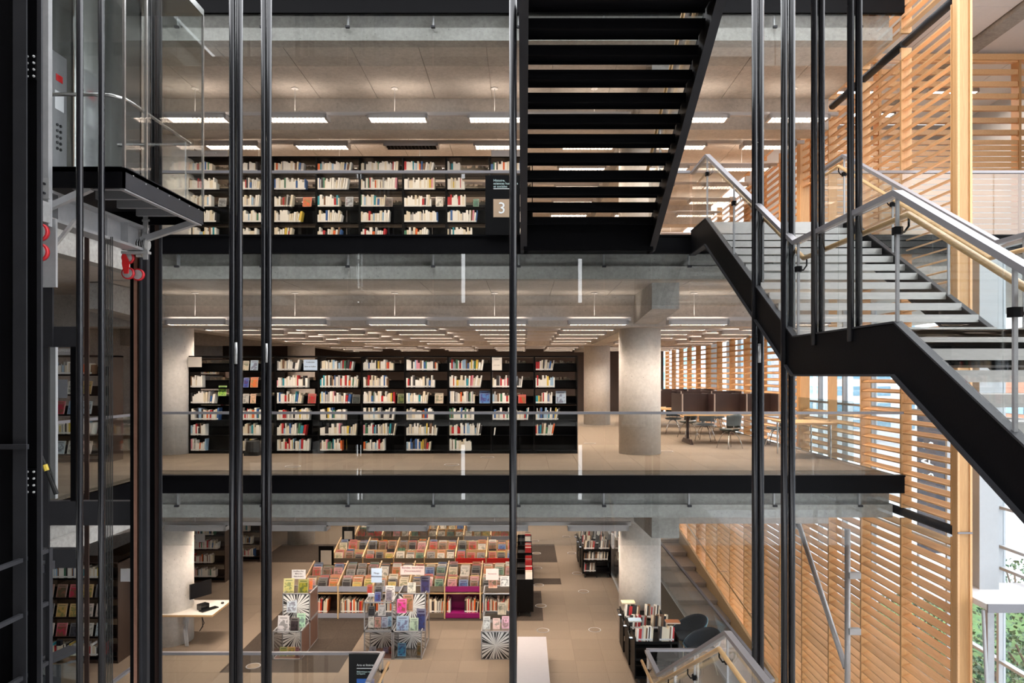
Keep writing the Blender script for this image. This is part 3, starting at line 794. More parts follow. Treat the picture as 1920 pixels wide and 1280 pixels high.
# ================================================================== ELEVATOR
CX0, CX1, CY0, CY1, CZ0, CZ1 = -5.56, -3.94, 7.0, 8.74, 7.99, 10.36
t = thing('elevator_car', 'glass and stainless elevator car stopped between floors', 'elevator', (-4.75, 7.9, 7.45))
for nm_, (a, b, c, d) in (('front', (CX0, CX1, CY0, CY0 + .02)), ('side', (CX1 - .02, CX1, CY0, CY1)), ('rear', (CX0, CX1, CY1 - .02, CY1))):
    q = MB(); q.box(a, b, c, d, 7.79, 8.0); obj('platform_skirt', q, 'charcoal_steel' if nm_ == 'side' else 'black_steel', t)
    if nm_ == 'side':
        bo = obj_bolts = MB()
        for k in range(7): bo.lathe([(.007, 0), (.007, .008)], (CX1, CY0 + .15 + .24 * k, 7.95 - .02 * (k % 2)), 6, axis='x')
        obj('bolt', bo, 'galvanised', t)
q = MB(); q.box(CX0, CX1, CY0, CY1, 7.95, 7.99); obj('deck', q, 'charcoal_steel', t)
for k in range(4):
    q = MB(); y = CY0 + .25 + .4 * k; q.box(-4.62, CX1 - .03, y, y + .05, 7.84, 7.94); obj('joist', q, 'brushed_frame', t)
q = MB(); q.bar((CX1 - .04, CY0 + .03, 7.80), (CX1 - .04, CY1 - .03, 7.80), .05, .05); obj('edge_angle', q, 'grey_steel', t)
q = MB(); q.bar((-4.70, 8.72, 7.60), (CX1 - .05, 8.62, 7.80), .06, .07); q.bar((-4.70, 7.02, 7.60), (-4.3, 7.05, 7.80), .06, .06); obj('outrigger', q, 'grey_steel', t)
q = MB(); q.box(-4.86, -4.66, 6.92, 8.82, 7.74, 7.77); q.box(-4.86, -4.66, 6.92, 8.82, 7.47, 7.50); q.box(-4.78, -4.75, 6.92, 8.82, 7.5, 7.74)
obj('bolster_beam', q, 'grey_steel', t)
for k in range(5):
    q = MB(); y = 7.1 + .42 * k; q.box(-4.75, -4.66, y, y + .012, 7.5, 7.74); obj('beam_stiffener', q, 'grey_steel', t)
q = MB(); q.box(-4.72, -4.645, 6.93, 6.99, 7.4, 12.5); obj('sling_upright', q, 'grey_steel', t)
q = MB(); q.box(-4.79, -4.73, 8.76, 8.84, 7.4, 12.5); obj('sling_upright', q, 'chrome', t)
q = MB(); q.box(-4.75, -4.62, 6.90, 6.93, 7.66, 7.86); obj('sling_plate', q, 'galvanised', t)
q = MB()
for dx in (-.10, -.03):
    for z in (7.71, 7.80): q.lathe([(.013, 0), (.013, .02)], (-4.63 + dx, 6.88, z), 6, axis='y')
obj('plate_bolt', q, 'charcoal_steel', t)
# walls
q = MB(); q.box(CX1 - .016, CX1, CY0, CY1, CZ0, CZ1); obj('side_glass', q, 'glass', t)
q = MB(); q.box(CX0, CX1 - .02, CY0, CY0 + .014, CZ0, CZ1); obj('front_glass', q, 'glass_clear', t)
q = MB(); q.box(-4.70, CX1 - .02, CY1 - .014, CY1, CZ0, CZ1); obj('rear_glass', q, 'glass', t)
q = MB(); n = 10
for k in range(n):      # gently bowed stainless rear panel
    a, b = k / n, (k + 1) / n; f_ = lambda u: CY1 - .04 - .05 * math.sin(u * math.pi)
    x_a, x_b = CX0 + .05 + .80 * a, CX0 + .05 + .80 * b
    q.add([(x_a, f_(a), CZ0), (x_b, f_(b), CZ0), (x_b, f_(b), CZ1), (x_a, f_(a), CZ1), (x_a, CY1, CZ0), (x_b, CY1, CZ0), (x_b, CY1, CZ1), (x_a, CY1, CZ1)],
          [(0, 1, 2, 3), (7, 6, 5, 4)])
obj('rear_wall', q, 'stainless', t, smooth=True)
q = MB(); q.box(CX0, CX0 + .03, CY0, CY1, CZ0, CZ1); obj('door_wall', q, 'stainless', t)
cp = MB(); cp.box(CX0 + .03, CX0 + .045, 8.28, 8.56, 8.25, 9.75); cpo = obj('control_panel', cp, 'brushed_frame', t)
for k in range(5):
    q = MB(); q.lathe([(.018, 0), (.018, .012)], (CX0 + .045, 8.44, 8.62 + .07 * k), 8, axis='x'); q.lathe([(.018, 0), (.018, .012)], (CX0 + .045, 8.38, 8.62 + .07 * k), 8, axis='x')
    obj('call_button', q, 'charcoal_steel', cpo)
q = MB(); q.box(CX0 + .045, CX0 + .05, 8.36, 8.48, 9.42, 9.50); obj('red_display', q, 'red_bracket', cpo)
q = MB(); q.box(CX0 + .045, CX0 + .05, 8.34, 8.50, 9.08, 9.30); obj('notice', q, 'sign_white', cpo)
q = MB(); q.box(CX0, CX1, CY0, CY1, CZ1, CZ1 + .08); obj('car_ceiling', q, 'stainless', t)
q = MB(); z = 8.75
q.tube([(-5.5, 7.1, z), (-4.3, 7.1, z), (-4.14, 7.12, z), (-4.06, 7.22, z), (-4.05, 7.4, z), (-4.05, 8.6, z), (-4.08, 8.65, z), (-4.95, 8.65, z)], .019, 10); obj('handrail', q, 'chrome', t, smooth=True)
q = MB()
for p in ((-4.05, 7.6), (-4.05, 8.5)): q.tube([(p[0], p[1], 8.0), (p[0], p[1], 8.75)], .009, 6)
obj('handrail_post', q, 'chrome', t)
for (x, y) in ((CX1 - .01, CY0 + .01), (CX1 - .01, CY1 - .01), (CX1 - .01, 7.42)):
    q = MB(); q.box(x - .012, x + .012, y - .012, y + .012, CZ0, CZ1); obj('corner_trim', q, 'chrome', t)
q = MB(); q.box(-5.53, -5.49, 7.55, 7.60, 8.0, CZ1); obj('door_jamb', q, 'white_paint', t)
# roller guides with red wheels
def roller(parent, c, r, s=1):
    rg = MB(); rg.box(c[0] - .05, c[0] + .05, c[1] - .06, c[1] + .05, c[2] + .10, c[2] + .30); ro = obj('roller_guide', rg, 'galvanised', parent)
    for (dx, dz, dy) in ((0, 0, -.03), (0, -.195, -.03)) if s == 0 else ((0, 0, -.03), (0, -.19, -.03), (.09 * s, -.20, .03)):
        q = MB(); q.lathe([(r * .80, -.018), (r, -.022), (r, .022), (r * .80, .018)], (c[0] + dx, c[1] + dy, c[2] + dz), 20, axis='y'); wo = obj('wheel', q, 'red_urethane', ro, smooth=True)
        q = MB(); q.lathe([(r * .15, -.030), (r * .79, -.024), (r * .79, .02)], (c[0] + dx, c[1] + dy, c[2] + dz), 16, axis='y'); obj('hub', q, 'galvanised', wo)
    q = MB(); q.prism([(c[0] - .05, c[2] + .06), (c[0] - .02, c[2] + .06), (c[0] + .035, c[2] - .06), (c[0] + .02, c[2] - .2), (c[0] - .03, c[2] - .2), (c[0] - .055, c[2] - .08)], 'y', c[1] - .075, c[1] - .06)
    obj('red_bracket', q, 'red_bracket', ro)
roller(t, W(78, 436, 6.9), .088, 0); roller(t, W(243, 484, 8.8), .075)
q = MB()
for k in range(9): q.lathe([(.055, 0), (.062, .006), (.055, .012)], (-4.98 + .03 * k, 8.72, 7.55), 14, axis='x')
sp_ = obj('spring', q, 'galvanised', t, smooth=True)
for o_ in (sp_,): o_.location = Vector(o_.location) + Vector((.07, 0, 0))
q = MB(); q.lathe([(.075, 0), (.075, .02)], (-4.93, 8.72, 7.55), 14, axis='x'); q.lathe([(.075, 0), (.075, .02)], (-4.64, 8.72, 7.55), 14, axis='x'); q.box(-4.93, -4.6, 8.68, 8.76, 7.43, 7.46)
obj('spring_seat', q, 'galvanised', t)
q = MB(); q.bar(W(93, 472, 7.05), W(142, 412, 7.05), .035, .03); obj('diagonal_stay', q, 'galvanised', t)
q = MB(); q.tube([W(92, 415, 7.0), W(215, 441, 8.6)], .008, 6); obj('safety_rod', q, 'copper_rail', t)
q = MB(); q.box(*[v for p in zip(W(70, 0, 7.02)[:1], W(107, 0, 7.02)[:1]) for v in p], 7.0, 7.03, WZ(538, 7), WZ(410, 7)); obj('guide_plate', q, 'grey_steel', t)
q = MB()
q.box(WX(268, 8.7), WX(276.5, 8.7), 8.7, 8.72, WZ(486, 8.7), WZ(374, 8.7)); q.box(WX(266, 8.69), WX(280, 8.69), 8.69, 8.7, WZ(415, 8.69), WZ(411, 8.69)); q.box(WX(266, 8.69), WX(280, 8.69), 8.69, 8.7, WZ(442, 8.69), WZ(438, 8.69))
obj('hanger_bar', q, 'galvanised', t)

# shaft steelwork
t = thing('steel_column', 'massive black steel column at the very left edge', 'steel column', (-3.95, 5.3, -2.5))
q = MB(); q.box(WX(-60, 5.3), WX(30, 5.22), 5.22, 5.24, -2.5, 16); obj('inner_flange', q, 'black_steel', t)
q = MB(); q.box(WX(24, 5.2), WX(49, 5.2), 5.2, 5.215, -2.5, 16); obj('flange', q, 'charcoal_steel', t)  # light on this camera-facing flange is put into its lighter grey
q = MB(); q.box(WX(46, 5.25), WX(69, 5.25), 5.25, 5.26, -2.5, 16); obj('web', q, 'black_steel', t)
q = MB(); q.box(WX(69, 5.24), WX(77, 5.24), 5.24, 5.26, -2.5, 16); obj('lip', q, 'charcoal_steel', t)
for (ya, yb) in ((100, 149), (878, 928)):
    q = MB(); q.box(WX(50, 5.24), WX(67.5, 5.24), 5.235, 5.25, WZ(yb, 5.24), WZ(ya, 5.24)); sp = obj('splice_plate', q, 'black_steel', t)
    for bx in (52, 64):
        for k in range(4):
            zc = WZ(ya + 6 + (yb - ya - 12) * k / 3, 5.235); q = MB(); q.lathe([(.002, -.014), (.008, -.01), (.009, 0)], (WX(bx, 5.235), 5.235, zc), 8, axis='y'); obj('rivet', q, 'galvanised', sp)
q = MB(); q.box(WX(-60, 5.18), WX(51, 5.18), 5.17, 5.2, WZ(842, 5.18), WZ(833, 5.18)); obj('band', q, 'charcoal_steel', t)
for (xa, xb, Y, nm_, lab, mm) in ((143.5, 155.5, 6.6, 'guide_tube', 'dark round tube in front of the elevator car, nearer one', 'tube_steel'),
                                 (184.5, 196, 6.94, 'guide_tube', 'dark round tube in front of the elevator car, farther one', 'tube_steel')):
    q = MB(); c = WX((xa + xb) / 2, Y); q.tube([(c, Y, -2.5), (c, Y, 16)], (xb - xa) / 2 * Y / F, 14)
    obj(nm_, q, mm, smooth=True, label=lab, cat='tube')
t = thing('steel_column', 'black steel shaft column with brown flange behind the elevator car', 'steel column', (-4.9, 9.3, -2.5))
q = MB(); q.box(WX(277, 9.4), WX(291, 9.4), 9.4, 9.41, -2.5, 16); obj('web', q, 'black_steel', t)
q = MB(); q.box(WX(290, 9.3), WX(298, 9.3), 9.3, 9.33, -2.5, 16); obj('flange', q, 'brown_steel', t)
q = MB(); q.box(WX(298, 9.28), WX(303, 9.28), 9.28, 9.3, -2.5, 16); obj('flange', q, 'charcoal_steel', t)
t = thing('guide_rail', 'grey and copper elevator guide rail behind the car', 'guide rail', (-4.75, 9, -2.5))
q = MB(); q.box(WX(262, 8.9), WX(277, 8.9), 8.88, 8.95, -2.5, 16); q.box(WX(266, 8.9), WX(269, 8.9), 8.84, 8.88, -2.5, 16); obj('rail', q, 'charcoal_steel', t)
q = MB(); q.box(WX(254, 8.9), WX(260, 8.9), 8.86, 8.92, -2.5, WZ(470, 8.9)); obj('copper_strip', q, 'copper_rail', t)
q = MB(); q.box(WX(244, 8.9), WX(254, 8.9), 8.9, 8.96, -2.5, 16); obj('back_rail', q, 'black_steel', t)
q = MB(); q.box(WX(158, 9.6), WX(166, 9.6), 9.6, 9.62, -2.5, 16); obj('shaft_post', q, 'brown_steel', label='narrow brown steel post of the elevator shaft', cat='post')
for k in range(5):
    q = MB(); x = WX(198 + 3.2 * k, 8.0); q.tube([(x, 8, -2.5), (x, 8, 7.5)], .0055, 6)
    obj('hoist_cable', q, 'black_rubber', label='thin black hoist cable under the car, %s of five' % ORD[k + 1], cat='cable', group='elevator hoist cables')
t = thing('lobby_portal', 'black steel frame around the elevator lobby openings', 'steel frame', (-6.0, 9, -2.5))
q = MB(); q.box(WX(66, 9.05), WX(91, 9.05), 9.05, 9.08, -2.5, 8); obj('post', q, 'charcoal_steel', t)
q = MB(); q.box(WX(66, 9.05), WX(100, 9.05), 9.03, 9.06, WZ(650, 9.05), WZ(535, 9.05)); obj('upper_plate', q, 'charcoal_steel', t)
for (za, zb) in ((650, 612), (985, 940), (1065, 1030)):
    q = MB(); q.box(WX(66, 9.05), WX(250 if za == 985 else 142, 9.05), 9.06, 9.18, WZ(za, 9.05), WZ(zb, 9.05)); obj('crossbar', q, 'charcoal_steel', t)
q = MB(); q.box(WX(132, 9.05), WX(142, 9.05), 9.05, 9.15, WZ(940, 9), WZ(650, 9)); obj('door_stile', q, 'black_steel', t)
q = MB(); q.box(WX(88, 9.3), WX(104, 9.3), 9.3, 9.35, WZ(935, 9.3), WZ(650, 9.3)); obj('pale_jamb', q, 'white_paint', t)
q = MB(); q.prism([(9.05, 1.9), (9.05, 2.25), (7.0, 1.4), (7.0, 1.05)], 'x', WX(95, 9), WX(95, 9) + .1); obj('sloping_beam', q, 'charcoal_steel', t)
t = thing('lobby_struts', 'two slim black struts with yellow tape leaning in the lobby opening', 'struts', W(106, 928, 8.8))  # a pair of slim prop struts, not an umbrella
q = MB(); q.tube([W(71, 838, 8.8), W(106, 926, 8.8)], .014, 8, r1=.03); obj('strut', q, 'black_rubber', t)
q = MB(); q.tube([W(92, 870, 8.8), W(108, 926, 8.8)], .008, 8); obj('strut', q, 'black_rubber', t)
q = MB(); q.tube([W(84, 871, 8.78), W(88, 882, 8.78)], .03, 8); obj('tape', q, 'yellow_tape', t)
t = thing('maintenance_railing', 'black steel railing cage low beside the left column', 'railing', W(91, 1205, 5.5))
cn = W(91, 1031, 5.5)
for py in (1031, 1129, 1240):
    z = WZ(py, 5.5)
    q = MB(); q.bar((cn[0] - 1.2, 5.5, z), (cn[0], 5.5, z), .03, .03); obj('rail', q, 'charcoal_steel', t)
    q = MB(); q.bar((cn[0], 5.5, z), (cn[0], 3.4, z), .03, .03); obj('rail', q, 'charcoal_steel', t)
q = MB(); q.box(cn[0] - .012, cn[0] + .02, 5.48, 5.52, WZ(1290, 5.5), cn[2] + .015); obj('post', q, 'charcoal_steel', t)
q = MB(); q.box(cn[0] - 1.2, cn[0] + .02, 3.4, 5.6, WZ(1290, 5.5) - .1, WZ(1290, 5.5)); obj('platform', q, 'black_steel', t)
q = MB(); q.box(WX(50, 5.45), WX(79, 5.45), 5.4, 5.6, WZ(1075, 5.45), WZ(1060, 5.45)); q.box(WX(54, 5.4), WX(76, 5.4), 5.38, 5.41, WZ(1072, 5.4), WZ(1060, 5.4)); obj('bracket', q, 'charcoal_steel', t)
t = thing('pit_enclosure', 'slanting steel-capped glass pit enclosure in the lower left corner', 'enclosure', W(70, 1280, 6.6))
a_, b_ = Vector(W(-60, 1302, 6.0)), Vector(W(142, 1214, 7.0))
q = MB(); q.bar(a_, b_, .17, .03); obj('cap', q, 'charcoal_steel', t)
q = MB(); q.add([a_ + Vector((.08, 0, -.02)), b_ + Vector((.04, -.03, -.02)), b_ + Vector((.04, -.03, -1.2)), a_ + Vector((.08, 0, -1.2)), a_ + Vector((.06, .02, -.02)), b_ + Vector((.02, -.01, -.02)), b_ + Vector((.02, -.01, -1.2)), a_ + Vector((.06, .02, -1.2))],
               [(0, 1, 2, 3), (7, 6, 5, 4), (0, 4, 5, 1), (1, 5, 6, 2), (2, 6, 7, 3), (3, 7, 4, 0)]); obj('glass_pane', q, 'glass_dark', t)
q = MB(); c = W(112, 1209, 6.9); q.box(c[0] - .02, c[0] + .02, c[1] - .02, c[1] + .02, c[2], c[2] + .05); obj('stud', q, 'black_steel', t)

# ================================================================== BOOKCASES AND BOOKS
PAL = {'white': ('e9e4da', 40), 'cream': ('dccfb6', 18), 'grey': ('a9a6a2', 7), 'black': ('2c2a2b', 7), 'red': ('b3282a', 6), 'orange': ('d9652f', 3),
       'yellow': ('d8b84c', 3), 'green': ('47795c', 4), 'blue': ('3a5f94', 6), 'pale blue': ('9db9cf', 5), 'brown': ('7a5a41', 4), 'pink': ('d48a96', 2), 'teal': ('2f8a96', 2)}
PN = list(PAL); PW = [PAL[k][1] for k in PN]; PC = {k: hexc(PAL[k][0]) for k in PN}
def pick(rg, pale=1.0):
    w = [v * (pale if n in ('white', 'cream') else 1) for n, v in zip(PN, PW)]
    return rg.choices(PN, w)[0]
MESHC = {}
def book_mesh(w, h, d):
    k = (round(w, 3), round(h, 2), round(d, 2))
    if k not in MESHC:
        w, h, d = k; q = MB(); t_ = min(.003, w * .2)
        q.box(-w / 2, -w / 2 + t_, 0, d, 0, h, 0); q.box(w / 2 - t_, w / 2, 0, d, 0, h, 0); q.box(-w / 2, w / 2, -.002, t_, 0, h, 0)
        q.box(-w / 2 + t_, w / 2 - t_, t_, d - .004, .004, h - .006, 1)
        q.add([(-w / 2 + .001, -.003, .018), (w / 2 - .001, -.003, .018), (w / 2 - .001, -.003, .05), (-w / 2 + .001, -.003, .05)], [(0, 1, 2, 3)], 2)
        MESHC[k] = q.mesh('book', ['book', 'pages', 'sticker'])
    return MESHC[k]
STUFF = MB()
def stuff_book(x, y, z, w, h, d, lean, col, front=-1, paper=False):
    """simple book added to the one mass of books; spine toward front*Y"""
    c, s = math.cos(lean), math.sin(lean)
    def P(a, b, e): return (x + a * c + e * s, b, z - a * s * 0 + e * c)
    b0, b1 = (y, y + d) if front < 0 else (y - d, y)
    vs = [P(-w / 2, b0, 0), P(w / 2, b0, 0), P(w / 2, b1, 0), P(-w / 2, b1, 0), P(-w / 2, b0, h), P(w / 2, b0, h), P(w / 2, b1, h), P(-w / 2, b1, h)]
    STUFF.col = (.62, .50, .36) if paper else col
    STUFF.add(vs, [(0, 1, 5, 4), (1, 2, 6, 5), (3, 0, 4, 7)])
    STUFF.col = (.62, .55, .45); STUFF.add(vs, [(4, 5, 6, 7), (2, 3, 7, 6)])
    if not paper and front < 0:
        STUFF.col = (.76, .74, .70); e = .002
        STUFF.add([P(-w / 2, b0 - e, .018), P(w / 2, b0 - e, .018), P(w / 2, b0 - e, .05), P(-w / 2, b0 - e, .05)], [(0, 1, 2, 3)])
def row_of_books(rg, x0, x1, hmax, hmin=.17, lean_end=True, wmu=.03):
    out = []; x = x0
    while x < x1:
        w = max(.014, rg.gauss(wmu, .010)); w = round(w / .004) * .004
        if x + w > x1 + .01: break
        h = min(hmax, rg.uniform(hmin, hmax)) if rg.random() < .85 else hmax
        out.append([x + w / 2, round(w, 3), round(h, 2), 0.0]); x += w + .0012
    if lean_end and rg.random() < .65:
        n = min(len(out), rg.randint(4, 9)); a = rg.uniform(.05, .2)
        for k, b in enumerate(out[-n:]): b[3] = a * (k + 1) / n; b[0] += .02 * (k + 1) / n
    return out
def bookcase(name, label, x0, x1, yf, d, z0, zrows, ztop, group, m='shelf_black', plinth=.06, back=.17):
    t = thing(name, label, 'bookcase', ((x0 + x1) / 2, yf, z0), group)
    for a in (x0, x1 - .018):
        q = MB(); q.box(a, a + .018, yf, yf + d, z0, ztop); obj('side_panel', q, m, t)
    q = MB(); q.box(x0, x1, yf - .01, yf + d + .01, ztop - .03, ztop); obj('top_panel', q, m, t)
    q = MB(); q.box(x0 + .018, x1 - .018, yf + .01, yf + d - .01, z0, z0 + plinth); obj('plinth', q, m, t)
    for z in zrows:
        q = MB(); q.box(x0 + .018, x1 - .018, yf + .005, yf + d * .47, z - .022, z); q.box(x0 + .018, x1 - .018, yf + .005, yf + .012, z - .022, z + .012)
        obj('shelf', q, m, t)
        q = MB(); q.box(x0 + .018, x1 - .018, yf + d * .495, yf + d * .505, z, z + (back if z > zrows[0] - .8 else .325)); obj('back_stop', q, m, t)
        q = MB(); q.box(x0 + .018, x1 - .018, yf + d * .53, yf + d - .005, z - .022, z); obj('rear_shelf', q, m, t)
    return t
YB = 15.76
ROWZ = [WZ(y, YB) for y in (695, 727, 757, 788, 817, 846)]
BAYX = [WX(354 + 81 * i, YB) for i in range(10)]
FILL = {2: (557, 575, 562, 576, 570, 576), 3: (659, 669, 656, 650, 665, 640), 4: (737, 727, 740, 736, 737, 721), 5: (820, 814, 800, 814, 817, 804),
        6: (902, 899, 892, 889, 899, 885), 7: (0, 976, 966, 989, 925, 0), 8: (1034, 1040, 1036, 1045, 1035, 0), 0: (0, 380, 398, 408, 384, 381), 1: (0, 0, 0, 505, 505, 500)}
rg = random.Random(21); nb = 0
for b in range(9):
    x0, x1 = BAYX[b], BAYX[b + 1]
    bookcase('bookcase', 'black metal bookcase bay, %s from the elevator side, middle floor' % ORD[b + 1], x0, x1, YB, .55, FL[1], ROWZ, WZ(667, YB), 'middle floor bookcase bays')
    for k in range(6):
        zc = ROWZ[k]; e = FILL[b][k]; hmax = .285 if k else .25
        if e:
            for j, (x, w, h, ln) in enumerate(row_of_books(rg, x0 + .03, WX(e, YB), hmax, .17, wmu=.034)):
                cn = pick(rg, 1.35); d = rg.choice((.16, .18, .2)); yy = YB + .02 + rg.uniform(0, .02)
                if 2 <= b <= 6 and k < 3 and nb < 300:
                    nb += 1
                    piece('book', book_mesh(w, h, d), (x, yy, zc), None, (0, ln, 0), PC[cn], label='%s book, %s from left, %s shelf down, %s bay of middle floor bookcase' % (cn, ORD[min(j + 1, 35)], ORD[k + 1], ORD[b + 1]),
                          cat='book', group='spines on the middle floor bookcase')
                else: stuff_book(x, yy, zc, w, h, d, ln, PC[cn])
        # books shelved on the far side, seen by their fore edges
        a = x0 + .05 + rg.uniform(0, .35); c_ = min(x1 - .05, a + rg.uniform(.3, .8))
        for (x, w, h, ln) in row_of_books(rg, a, c_, .24, .17, False, .028):
            stuff_book(x, YB + .53, zc + (.0), w, h, .17, 0, (.3, .3, .3), 1, paper=True)
# upper floor bookcase
UZ = [WZ(y, YB) for y in (322, 356, 388, 417)] + [8.95, 8.55]
UX = [WX(348.6 + 81.3 * i, YB) for i in range(9)]
UFILL = [(395, 404, 395, 404, 404), (486, 488, 480, 486, 480), (567, 577, 550, 558, 545), (650, 648, 639, 641, 640), (747, 737, 716, 725, 722), (805, 811, 808, 816, 800), (858, 875, 877, 896, 882), (975, 985, 980, 985, 980)]
for b in range(8):
    x0, x1 = UX[b], UX[b + 1]
    bookcase('bookcase', 'black metal bookcase bay, %s from the elevator side, upper floor' % ORD[b + 1], x0, x1, YB, .55, FL[2], UZ, WZ(293, YB), 'upper floor bookcase bays', back=.11)
    for k in range(5):
        zc = UZ[k]; e = UFILL[b][k] + rg.uniform(-6, 6)
        for (x, w, h, ln) in row_of_books(rg, x0 + .03, WX(e, YB), .285 if k else .24, .18, wmu=.036):
            stuff_book(x, YB + .02, zc, w, h, .18, ln, PC[pick(rg, 2.6)])
        a = x0 + .05 + rg.uniform(0, .3)
        for (x, w, h, ln) in row_of_books(rg, a, x1 - .05, .24, .17, False, .028):
            stuff_book(x, YB + .53, zc, w, h, .17, 0, (.3, .3, .3), 1, paper=True)

# face-out books
def cover_book(label, px0, py0, px1, py1, Y, col, tilt=.18, group=None, cat='book', th=.016, d0=0.0):
    w = (px1 - px0) * Y / F; h = (py1 - py0) * Y / F
    key = ('cov', round(w, 2), round(h, 2), th)
    if key not in MESHC:
        q = MB(); ww, hh = key[1], key[2]
        q.box(-ww / 2, ww / 2, -th / 2, -th / 2 + .002, 0, hh, 0); q.box(-ww / 2, ww / 2, th / 2 - .002, th / 2, 0, hh, 0); q.box(-ww / 2, -ww / 2 + .002, -th / 2, th / 2, 0, hh, 0)
        q.box(-ww / 2 + .002, ww / 2 - .003, -th / 2 + .002, th / 2 - .002, .002, hh - .002, 1)
        MESHC[key] = q.mesh('book', ['cover', 'pages'])
    x, y, z = W((px0 + px1) / 2, py1, Y)
    return piece('book', MESHC[key], (x, y + d0, z), None, (-tilt, 0, rng.uniform(-.06, .06)), col, label=label, cat=cat, group=group)
FO = 'face-out books on the shelves'
for (lab, a, b, c, d, col) in (
    ('red and white book displayed face-out, middle floor bookcase', 577, 738, 592, 757, 'b01e2e'), ('dark moonlit book displayed face-out, middle floor bookcase', 660, 739, 675, 757, '3c4240'),
    ('olive green book displayed face-out on a middle floor shelf', 745, 738, 758, 757, '66703a'), ('cream patterned book displayed face-out on a middle floor shelf', 815, 736, 831, 757, 'cdbba4'),
    ('blue seascape book displayed face-out on a middle floor shelf', 899, 732, 919, 757, '4a79b4'), ('small red and white book standing face-out behind the hanging rods', 972, 739, 986, 757, 'c22a1e'),
    ('pale grey-blue book displayed face-out in the last bay', 1042, 733, 1061, 757, '9fb0c0'), ('green and white magazine leaning in the first bay', 409, 723, 424, 742, '8fb64a'),
    ('beige box standing face-out between the hanging rods', 455, 676, 466, 696, 'c9b9a0'), ('pale blue book standing face-out on the top middle shelf', 469, 675, 483, 696, 'a9c4d8'),
    ('deep blue book standing face-out between the hanging rods', 456, 708, 466, 727, '2a4fa0'), ('orange and blue book standing face-out between the hanging rods', 469, 707, 483, 727, 'd8692c'),
    ('grey cover standing face-out on the third shelf', 455, 738, 466, 758, 'b5b0a8'), ('white and orange cover standing face-out on the third shelf', 469, 738, 479, 758, 'd2a487')):
    cover_book(lab, a, b, c, d, YB - .0 + .06, hexc(col), group=FO)
for (lab, a, b, c, d, col) in (
    ('orange and grey book displayed face-out on the upper floor', 567, 369, 584, 388, 'd5572a'), ('grey book displayed face-out behind the glass joint, upper floor', 647, 368, 662, 388, '9aa0a4'),
    ('dark photographic book displayed face-out on the upper floor', 722, 370, 736, 388, '54403a'), ('white book with brown picture displayed face-out on the upper floor', 817, 368, 831, 388, 'd9d2c6'),
    ('dark green book displayed face-out on the upper floor', 887, 372, 898, 388, '2f6a4d'), ('grey photo book displayed face-out near the elevator, upper floor', 409, 370, 424, 388, '7b7d7c')):
    cover_book(lab, a, b, c, d, YB + .06, hexc(col), group=FO)
def placard(label, a, b, c, d, Y, m, lines=(), size=.03, lm='letter_dark', tilt=.1, cat='sign', stand=False):
    """flat printed sign with lettering"""
    x0, _, z1 = W(a, b, Y); x1, _, z0 = W(c, d, Y)
    t = thing('sign', label, cat, ((x0 + x1) / 2, Y, z0))
    q = MB(); q.box(x0, x1, Y, Y + .012, z0, z1); obj('board', q, m, t)
    n = len(lines)
    for i, ln in enumerate(lines):
        zz = z1 - (z1 - z0) * (i + .75) / (n + .6)
        text(ln, size, ((x0 + x1) / 2, Y - .002, zz), t, lm, align='CENTER')
    if stand:
        q = MB(); q.box((x0 + x1) / 2 - .012, (x0 + x1) / 2 + .012, Y + .012, Y + .02, z0 - stand, z0 + .02); obj('stand', q, 'plexi', t)
    return t
placard('pale blue collection sign on the top middle shelf', 569, 674, 595, 695, YB + .01, 'sign_pale_blue', ('Collection', 'livre au ballon'), .045)
placard('cream notice standing on the top shelf beside the hanging rods', 922, 667, 941, 694, YB + .01, 'sign_cream', ('Collection', 'Livre audio'), .03)
placard('cream notice at the elevator end of the middle floor bookcase', 352, 669, 378, 688, YB - .03, 'sign_cream', ('',), .03)
placard('grey Histoire header above the upper bookcase', 350, 282, 427, 293, YB - .05, 'luminaire_grey', ('',), .05)
text('Histoire', .09, (WX(381, YB - .06), YB - .056, WZ(289.5, YB)), bpy.data.objects[[o.name for o in bpy.data.objects if o.get('label', '') == 'grey Histoire header above the upper bookcase'][0]], 'letter_white')
placard('grey header panel above the upper bookcase beside the hanging rods', 921, 282, 975, 293, YB - .05, 'luminaire_grey', ('',), .05)
# direction panels
t = thing('direction_sign', 'black panel with the large number 3 on the upper guardrail', 'sign', (WX(940, 12.3), 12.3, 8.4))
q = MB(); q.box(WX(910, 12.3), WX(975, 12.3), 12.31, 12.335, WZ(440, 12.3), WZ(328, 12.3)); obj('board', q, 'sign_black', t)
q = MB(); q.box(WX(925, 12.3), WX(957, 12.3), 12.30, 12.312, WZ(407, 12.3), WZ(373, 12.3)); obj('number_square', q, 'sign_tan', t)
text('3', .28, (WX(941, 12.3), 12.296, WZ(400, 12.3)), t, 'letter_white', align='CENTER')
text('Histoire,\nsciences humaines\net sociales', .058, (WX(925, 12.3), 12.306, WZ(340, 12.3)), t, 'letter_pale_blue', ls=.9)
q = MB(); q.box(WX(925, 12.3), WX(957, 12.3), 12.305, 12.312, WZ(354, 12.3), WZ(353, 12.3)); obj('line', q, 'letter_white', t)
t = thing('direction_sign', 'black panel reading Arts et littérature at the ground floor guardrail', 'sign', (WX(684, 12.3), 12.3, 0))
q = MB(); q.box(WX(654, 12.3), -2.50, 12.30, 12.325, 0, WZ(1226, 12.3)); obj('board', q, 'sign_black', t)
text('Arts et littérature', .050, (WX(669, 12.3), 12.296, WZ(1248, 12.3)), t, 'letter_white')
q = MB(); q.box(WX(669, 12.3), WX(702, 12.3), 12.294, 12.30, WZ(1253, 12.3), WZ(1252, 12.3)); obj('line', q, 'letter_white', t)
text('Bibliothèque nationale\nLe Square', .036, (WX(669, 12.3), 12.296, WZ(1260, 12.3)), t, 'letter_pale_blue', ls=.95)
